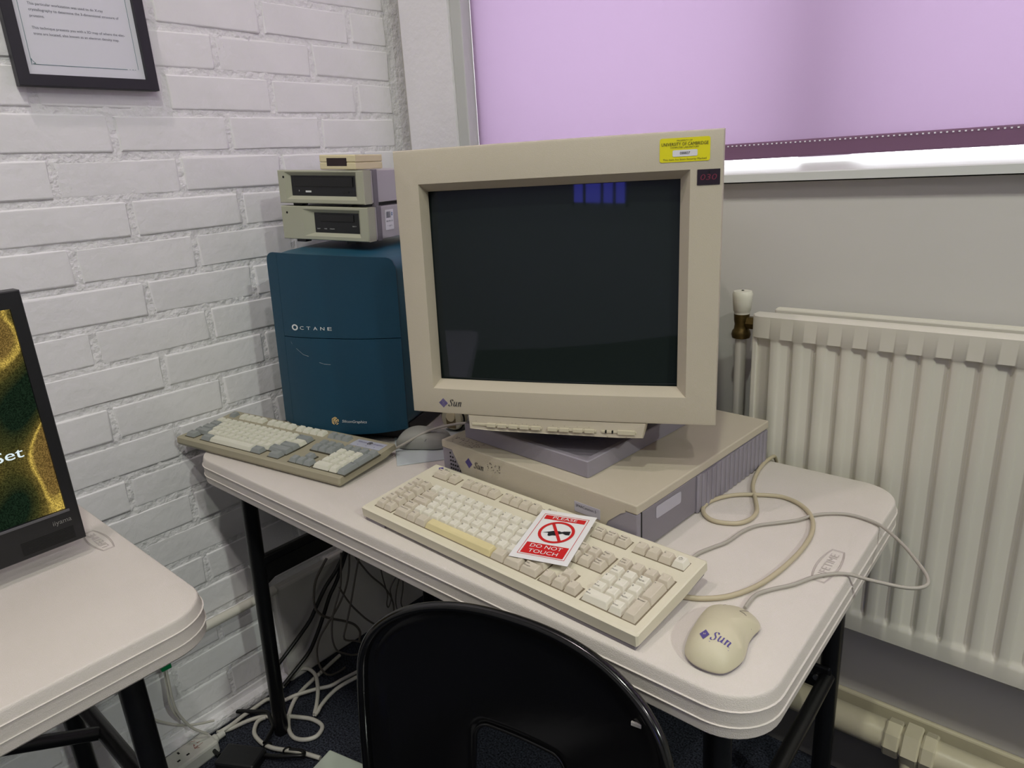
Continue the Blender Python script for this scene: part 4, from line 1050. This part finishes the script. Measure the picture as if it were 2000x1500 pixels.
def dome(outl, c, hf, rings=14, base=.0055):
    bm = B(); loops = []
    for k_ in range(rings+1):
        r_ = cos(pi/2*k_/(rings+.35)); L_ = []
        for x, y in outl:
            X, Y = c[0]+(x-c[0])*r_, c[1]+(y-c[1])*r_
            L_.append((X, Y, base+(hf(X, Y)-base)*(1-r_**2.7)**.60))
        loops.append(L_)
    loops.insert(0, [(x*.985, y*.99, .0046) for x, y in outl])
    add_loops(bm, loops, True, True, True); return bm
part('body', dome(OUT, (0, 0), lambda x, y: .0345-.0035*((y+.015)/.05)**2*(1 if y < 0 else 1.6)-.0015*(x/.03)**2), M['mousep'], ms, smooth=60)
bm = B(); lo = []
for z, s_ in ((0, .94), (.0045, .985)): lo.append([(x*s_, y*s_, z) for x, y in OUT])
add_loops(bm, lo); part('bottom_shell', bm, M['lilac_dk'], ms)
# surface height probe of the body for print and seams
from mathutils.bvhtree import BVHTree
def probe(o):
    bm = bmesh.new(); bm.from_mesh(o.data); t = BVHTree.FromBMesh(bm); bm.free()
    def f(x, y, e=.0004):
        h = t.ray_cast(Vector((x, y, .1)), Vector((0, 0, -1)))
        return (x, y, (h[0].z if h[0] else .02)+e)
    return f
pb = probe(ms.children[0])
bm = B(); add_poly(bm, [pb(-.0110+x, -.0290+y, .0009) for x, y in ((0, .0062), (.0056, .0004), (.0004, -.0058), (-.0054, .0002))]); flat('logo_diamond', bm, M['violet'], ms)
bm = B(); add_text(bm, 'H', .0032, (0, 0, 0), (1, 0, 0), (0, 1, 0), width=.0022, fn=lambda a, b: pb(-.0109+a, -.0290+b, .0013)); flat('logo_cells', bm, M['mousep'], ms)
bm = B(); sun_word(bm, .0074, lambda x, y: pb(-.0035+x, -.0335+y, .0005)); add_poly(bm, [pb(-.0040, -.0358), pb(.0175, -.0358), pb(.0175, -.0353), pb(-.0040, -.0353)]); flat('logo_lettering', bm, M['violet'], ms)
bm = B()
def seam(bm, pts, r=.00045): add_tube(bm, [pb(x, y, .00005) for x, y in pts], r, 5, 3)
seam(bm, [(.0165, .0600), (.0150, .050), (.0112, .038)]); seam(bm, [(.0112, .038), (.0200, .0330), (.0285, .0230)], .0003); seam(bm, [(-.0100, .058), (-.0105, .048)], .0003)
part('button_seam', bm, M['ink_soft'], ms)
cord('cable', CABLES['mouse'], .0024, 'cord_grey', 0.0, ms)
kc = cord('cable', CABLES['kbd']+[[-.223, .632, .735], [-.224, .645, .70], [-.226, .648, .55]], .0034, 'cord_beige', 0.0, KB)

m2 = empty('mouse', (-.823, .305, .743), (0, 0, -1.02)); bpy.context.view_layer.update()
tag(m2, 'grey computer mouse lying left of the flat beige computer', 'mouse', 'computer mice')
part('body', mouse_body(.118, .066, .037, 0, .5), M['sgmouse'], m2, smooth=60)
pb = probe(m2.children[0]); bm = B(); seam(bm, [(-.033, .012), (0, .022), (.033, .012)]); part('button_seam', bm, M['ink'], m2)
cord('cable', [(-.722, .367, .79), (-.76, .345, .788), (-.80, .302, .779), (-.838, .250, .753), (-.856, .235, .746), (-.87, .255, .745)], .0028, 'cord_grey', 0, m2)
o = part('mouse_mat', box(-.90, -.70, .235, .40, .740, .7425, bev=.001), M['mat']); 
for v_ in o.data.vertices: 
    p = Vector((v_.co.x+.8, v_.co.y-.32, 0)); p.rotate(Matrix.Rotation(.9, 3, 'Z')); v_.co.x = p.x-.795; v_.co.y = p.y+.335
tag(o, 'pale grey mat under the grey mouse', 'mouse mat')
# webcam behind the mouse, mostly hidden by the monitor
wc = empty('desk_camera', (-.828, .405, .742), (0, 0, .25)); tag(wc, 'round beige desk camera on grey foot, below the monitor bezel', 'camera')
bm = B(); add_lathe(bm, [(.012, 0), (.024, .002), (.0275, .010), (.0275, .022), (.022, .034), (.008, .038)], 28, (0, -.02, .030), 'y'); part('camera_head', bm, M['eye'], wc, smooth=40)
bm = B(); add_lathe(bm, [(.0285, 0), (.0288, .003)], 28, (.0004, -.0125, .0300), 'y'); part('seam_ring', bm, M['hole'], wc)
bm = B(); add_lathe(bm, [(.0105, 0), (.0118, .003)], 20, (0, -.0222, .036), 'y'); part('lens', bm, M['ivory'], wc)
bm = B(); add_prism(bm, [(-.010, -.022), (.010, -.022), (.012, 0), (-.012, 0)], -.0208, -.019, lambda x, z, y: (x, y, .0325+z)); part('window', bm, M['eye2'], wc)
part('foot', box(-.012, .115, .0, .06, -.0015, .030, bev=.008), M['sgmouse'], wc)

# ================================================================== FLAT SCREEN on the left table
LM = empty('flat_screen_monitor', (-.95, -.285, .740)); tag(LM, 'black flat screen monitor with a golden fractal picture, on the left table', 'monitor')
fw = .548; zb, zt2 = .0275, .4135
def lring(a, b, c, d, x): return [(x, a, c), (x, b, c), (x, b, d), (x, a, d)]
bm = B()
add_loops(bm, [lring(-fw+.006, -.006, zb+.006, zt2-.006, -.040), lring(-fw, 0, zb, zt2, -.030), lring(-fw, 0, zb, zt2, -.002), lring(-fw+.0015, -.0015, zb+.0015, zt2-.0015, 0), lring(-fw+.0165, -.0165, .0825, .3895, 0), lring(-fw+.0170, -.0170, .0830, .3890, -.004)], True, True, False)
part('bezel', bm, M['lcdframe'], LM)
part('picture', box(-.0045, -.0035, -fw+.0165, -.0165, .0825, .3895), M['lcd'], LM)
bm = B(); add_box(bm, -.001, .0012, -fw+.014, -.0125, .0785, .0825, bev=.0004); part('lower_trim', bm, M['alu'], LM)
bm = B(); add_text(bm, 'Set', .022, (-.0030, -.0660, .1865), (0, 1, 0), (0, 0, 1), width=.036); 
add_text(bm, 'Set', .022, (-.00298, -.0656, .1865), (0, 1, 0), (0, 0, 1), width=.036); flat('picture_lettering', bm, M['lcd_text'], LM)
bm = B(); add_text(bm, 'iiyama', .0105, (.0004, -.0255, .0665), (0, 1, 0), (0, 0, 1), width=.0250); flat('maker_lettering', bm, M['rivet'], LM)
bm = B()
for i in range(9): add_box(bm, -.0005, .0004, -.083, -.0135, .0345+i*.0023, .0355+i*.0023)
g_ = part('speaker_grille', bm, M['hole'], LM); g_['kind'] = 'stuff'
part('stand_neck', box(-.075, -.03, -fw/2-.03, -fw/2+.03, .01, .16, bev=.004), M['lcdframe'], LM)
part('stand_foot', box(-.16, .03, -fw/2-.11, -fw/2+.11, 0, .012, bev=.004), M['lcdframe'], LM)

# ================================================================== FRAMED TEXT on the wall
PF = empty('picture_frame', (XL, 0.0015, 1.461)); tag(PF, 'black-framed printed text hanging on the white brick wall', 'picture frame')
fx = .0205; a, b, c, d = -.1205, .1205, 0, .345
bm = B()
def pr(i, x): return [(x, a+i, c+i), (x, b-i, c+i), (x, b-i, d-i), (x, a+i, d-i)]
add_loops(bm, [pr(0, .003), pr(0, fx), pr(.001, fx+.001), pr(.0195, fx+.001), pr(.0200, fx-.0080)], True, True, False)
part('frame', bm, M['frame'], PF)
part('paper', box(fx-.012, fx-.0078, a+.019, b-.019, c+.019, d-.019), M['paper'], PF)
px_ = fx-.0074
bm = B()
def ln(s_, y0, z_, w_): add_text(bm, s_, .0062, (px_, y0+w_/2, z_), (0, 1, 0), (0, 0, 1), width=w_)
Z_ = -1.461
ln('This particular workstation was used to do X-ray', -.0765, 1.5960+Z_, .123); ln('crystallography to determine the 3-dimensional structure of', -.0765, 1.5865+Z_, .149); ln('proteins.', -.0770, 1.5765+Z_, .023)
ln('This technique presents you with a 3D map of where the elec-', -.0775, 1.5575+Z_, .155); ln('trons are located, also known as an electron density map.', -.0775, 1.5480+Z_, .143)
flat('printed_text', bm, M['paper_ink'], PF)
bm = B()
r_ = [(-.0900, .34), (-.0915, .06), (-.0905, .046), (-.0850, .0385), (-.0770, .0368), (.070, .0368)]
add_tube(bm, [(px_, y_, z_) for y_, z_ in r_[:2]]+[(px_, y_, z_) for y_, z_ in r_[2:]], .0004, 4, 3)
add_tube(bm, [(px_, .0905, .34), (px_, .0905, .0368)], .0004, 4, 1)
for y_ in (.074, .079, .080, .084): add_tube(bm, [(px_, y_, .0368), (px_, y_+.0015, .0368)], .0004, 4, 1)
part('printed_border', bm, M['teal_line'], PF)

# ================================================================== CHAIR
CH = empty('chair', (-.2749, -.1189, 0), (0, 0, .1692)); tag(CH, 'glossy black moulded plastic chair with a cut-out in its back', 'chair')
ca_, top_, cb_ = .2122, .7547, .1149
def cdep(s_, z): return .0373*(1-(s_/ca_)**2)+(z-.45)*.181
nn = 2.6; Nt = 72; loop_o = []
zc_ = top_-cb_; zlow = .45
side = [(ca_-.014*(1-i/9)**1.5, zlow+(zc_-zlow)*i/9) for i in range(9)]
loop_o += side
for i in range(Nt+1):
    th = pi*i/Nt; c_, s__ = cos(th), sin(th)
    loop_o.append((ca_*math.copysign(abs(c_)**(2/nn), c_), zc_+cb_*abs(s__)**(2/nn)))
loop_o += [(-x, z) for x, z in side[::-1]]
n_rim = len(loop_o)
for i in range(1, 14):
    u_ = i/14; loop_o.append((-side[0][0]+2*side[0][0]*u_, zlow))
HX, HZ0, HZ1, HR, HCX = .0665, .470, .597, .022, .009
hcz = (HZ0+HZ1)/2; hole = []
for p in loop_o:
    ang = math.atan2(p[1]-hcz, p[0]-HCX); d_ = Vector((cos(ang), sin(ang))); lo_, hi_ = 0, .3
    for _ in range(30):
        mi = (lo_+hi_)/2; x, z = d_.x*mi, d_.y*mi
        qx, qz = abs(x)-(HX-HR), abs(z)-((HZ1-HZ0)/2-HR)
        sd_ = math.hypot(max(qx, 0), max(qz, 0))+min(max(qx, qz), 0)-HR
        if sd_ < 0: lo_ = mi
        else: hi_ = mi
    hole.append((HCX+d_.x*lo_, hcz+d_.y*lo_))
def cpt(x, z, off=0): return Vector((x, cdep(x, z)+off, z))
bm = B(); K = 14; rings = []
for k_ in range(K+1):
    t = k_/K
    edge = -.010*max(0, (t-.86)/.14)**2
    rings.append([bm.verts.new(cpt(h_[0]*(1-t)+o_[0]*t, h_[1]*(1-t)+o_[1]*t, edge if i < n_rim else 0)) for i, (h_, o_) in enumerate(zip(hole, loop_o))])
for a_, b_ in zip(rings, rings[1:]):
    for i in range(len(a_)):
        j = (i+1) % len(a_); bm.faces.new((a_[i], a_[j], b_[j], b_[i]))
me = bpy.data.meshes.new('backrest'); bmesh.ops.recalc_face_normals(bm, faces=bm.faces); bm.to_mesh(me); bm.free()
me.polygons.foreach_set('use_smooth', [True]*len(me.polygons)); bk = link('backrest', me, M['chair'], CH)
md = bk.modifiers.new('thickness', 'SOLIDIFY'); md.thickness = .005; md.offset = 0
part('rim', tube([cpt(x, z, -.011) for x, z in loop_o[:n_rim]], .0068, 12, 1), M['chair'], CH, smooth=60)
part('cut_out_rim', tube([cpt(x, z) for x, z in hole], .0034, 8, 1, closed=True), M['chair'], CH, smooth=60)
prof_ = catmull([(0, .037, .450), (0, .022, .418), (0, -.015, .400), (0, -.10, .395), (0, -.25, .408), (0, -.38, .424), (0, -.425, .418), (0, -.435, .395)], 3)
bm = B(); gr = []
for j, p in enumerate(prof_):
    t = j/(len(prof_)-1); hwid = side[0][0]*(1-.02*t)
    gr.append([bm.verts.new((u_*hwid, p.y-(.0373*u_*u_ if j == 0 else .0373*u_*u_*max(0, 1-t*5)), p.z+.040*abs(u_)**3*min(1, j/3)*(1-t*.7))) for u_ in [i/8-1 for i in range(17)]])
for a_, b_ in zip(gr, gr[1:]):
    for i in range(16): bm.faces.new((a_[i], a_[i+1], b_[i+1], b_[i]))
me = bpy.data.meshes.new('seat'); bm.to_mesh(me); bm.free(); me.polygons.foreach_set('use_smooth', [True]*len(me.polygons))
se = link('seat', me, M['chair'], CH); md = se.modifiers.new('thickness', 'SOLIDIFY'); md.thickness = .005; md.offset = 0
for sx in (-1, 1):
    part('leg', tube([(sx*.15, -.02, .398), (sx*.20, .06, 0)], .011, 12, 1), M['black_steel'], CH)
    part('leg', tube([(sx*.15, -.34, .412), (sx*.20, -.38, 0)], .011, 12, 1), M['black_steel'], CH)
bm = B(); sc = cpt(.165, .692, -.004); add_box(bm, sc.x-.006, sc.x+.006, sc.y-.0008, sc.y+.002, sc.z-.003, sc.z+.002, bev=.0005); part('white_scuff', bm, M['chair_scuff'], CH)

# ================================================================== POWER STRIP, ADAPTERS, CABLES ON THE FLOOR
PS = empty('power_strip', (-1.256, -.0700, 0), (0, 0, .075)); tag(PS, 'white socket strip with red scribbles on the floor by the brick wall', 'power strip')
part('housing', box(-.030, .030, -.46, 0, 0, .036, bev=.006), M['strip_w'], PS)
bm = B()
for i in range(5):
    y = -.075-.082*i
    add_box(bm, -.018, -.010, y-.002, y+.002, .0355, .0364)
    for dy in (-.011, .011): add_box(bm, .006, .0105, y+dy-.0035, y+dy+.0035, .0355, .0364)
part('socket_holes', bm, M['hole'], PS)
bm = B()
for i in range(14):
    y = -.030-.006*random.random()*3; x = -.02+.03*random.random()
    a = Vector((x, y, .0365)); b_ = a+Vector((random.uniform(-.012, .012), random.uniform(-.012, .012), 0)); add_tube(bm, [a, b_], .0004, 4, 1)
part('red_scribble', bm, M['stain_red'], PS)
bm = B(); add_lathe(bm, [(.011, 0), (.011, .010), (.008, .014), (.008, .030)], 12, (0, -.002, .018), 'y'); part('cable_gland', bm, M['strip_w'], PS)
bx_ = empty('junction_box', (-.93, .055, 0), (0, 0, .23)); tag(bx_, 'pale white plastic box on the carpet behind the chair', 'box')
part('housing', box(-.055, .055, -.040, .035, 0, .035, bev=.003), M['boxp'], bx_)
part('lid_line', box(-.0553, .0553, -.0403, .0353, .020, .0206), M['ink_soft'], bx_)
ad = empty('black_adapter', (-1.155, -.055, 0), (0, 0, .5)); tag(ad, 'black power adapter on the dark carpet near the left table leg', 'adapter')
part('housing', box(-.050, .050, -.030, .030, 0, .026, bev=.006), M['blackp'], ad)
part('cable_end', tube([(-.055, 0, .016), (-.078, .010, .018), (-.098, .02, .03)], .0045, 8, 3), M['cord_black'], ad)
gf = 'white mains cables on the floor'
cord('mains_cable', CABLES['w1'], .0052, 'cord_white', 0, None, 'white mains cable making a round loop beside the left table leg', gf)
cord('mains_cable', CABLES['w2'], .0050, 'cord_white', .006, None, 'white mains cable running straight across the carpet from the socket strip', gf)
cord('mains_cable', CABLES['w3'], .0052, 'cord_white', .002, None, 'white mains cable from the pale box, bound with black ties', gf)
cord('mains_cable', CABLES['w4'], .0050, 'cord_white', .011, None, 'white mains cable arching up against the wall foot', gf)
for p, lb_ in (((-1.145, .0055), 'black cable tie nearest the table leg on the white cable'), ((-1.095, .0270), 'black cable tie nearer the pale box on the white cable')):
    o = part('cable_tie', tube([(p[0]+.0085*cos(a)*.35, p[1]+.0085*cos(a), .009+.0075*sin(a)) for a in [2*pi*i/12 for i in range(12)]], .0022, 6, 1, closed=True), M['cord_black'])
    tag(o, lb_, 'cable tie', 'black cable ties')
cord('black_cable', CABLES['blk'], .0048, 'cord_black', .010, None, 'black cable curling from the socket strip past the table leg')
cord('black_cable', [(-1.13, -.02, .012), (-1.09, .0, .016), (-1.06, .022, .018), (-1.045, .038, .016), (-1.06, .046, .012), (-1.09, .030, .010)], .0048, 'cord_black', 0, None, 'short black cable looped over the white cable on the floor')
hg = 'cables hanging behind the table'
cord('hanging_cable', CABLES['h_black1'], .0052, 'cord_black', 0, None, 'upper thick black cable hanging behind the table to the wall foot', hg)
cord('hanging_cable', CABLES['h_black2'], .0052, 'cord_black', 0, None, 'lower thick black cable hanging behind the table to the wall foot', hg)
LB = {1: 'thin cable bowing left of the two black cables, then bending right at the wall foot', 2: 'thin cable dropping steeply and swinging right over the carpet',
      3: 'thin cable making the lowest loop, down to the carpet', 4: 'thin cable hanging almost straight, curling right at the floor', 5: 'thin cable running diagonally from the black cables to the chair top',
      6: 'thin cable slanting right in front of the far table leg', 7: 'thin cable with a small hook left of the far table leg', 8: 'short thin cable hanging close beside the far black table leg', 9: 'short thin cable hanging close beside the far black table leg'}
for i, r_ in ((1, .0033), (2, .0026), (3, .0028), (4, .0026), (5, .0026), (6, .0026), (7, .0020), (8, .0020), (9, .0020)):
    cord('thin_cable', CABLES['h_g%d' % i], r_, 'cord_dk', 0, None, LB[i], 'thin cable tangle')
def netplug(p, q, label):
    N_ = empty('network_plug', p, q); tag(N_, label, 'plug', 'green network plugs')
    part('boot', box(-.010, .010, -.007, .007, -.011, .008, bev=.001), M['greenp'], N_)
    bm = B()
    for i in range(4): add_box(bm, -.0104, .0104, -.0074, .0074, -.0095+i*.0042, -.0078+i*.0042)
    part('ribs', bm, M['greenp'], N_); return N_
netplug((-1.25, -.1325, .280), (0, 0, 1.5), 'green network plug, right one under the left table edge')
netplug((-1.26, -.2190, .276), (0, 0, 1.5), 'green network plug beside the black leg of the left table')
part_w = 'grey network cables by the brick wall'
cord('network_cable', CABLES['net1'], .0030, 'pipe_w', 0, None, 'outer pale network cable below the right green plug', part_w)
cord('network_cable', CABLES['net2'], .0028, 'pipe_w', 0, None, 'inner pale network cable below the right green plug', part_w)
cord('network_cable', CABLES['net3'], .0028, 'pipe_w', 0, None, 'pale network cable sweeping from the left green plug to the socket strip', part_w)
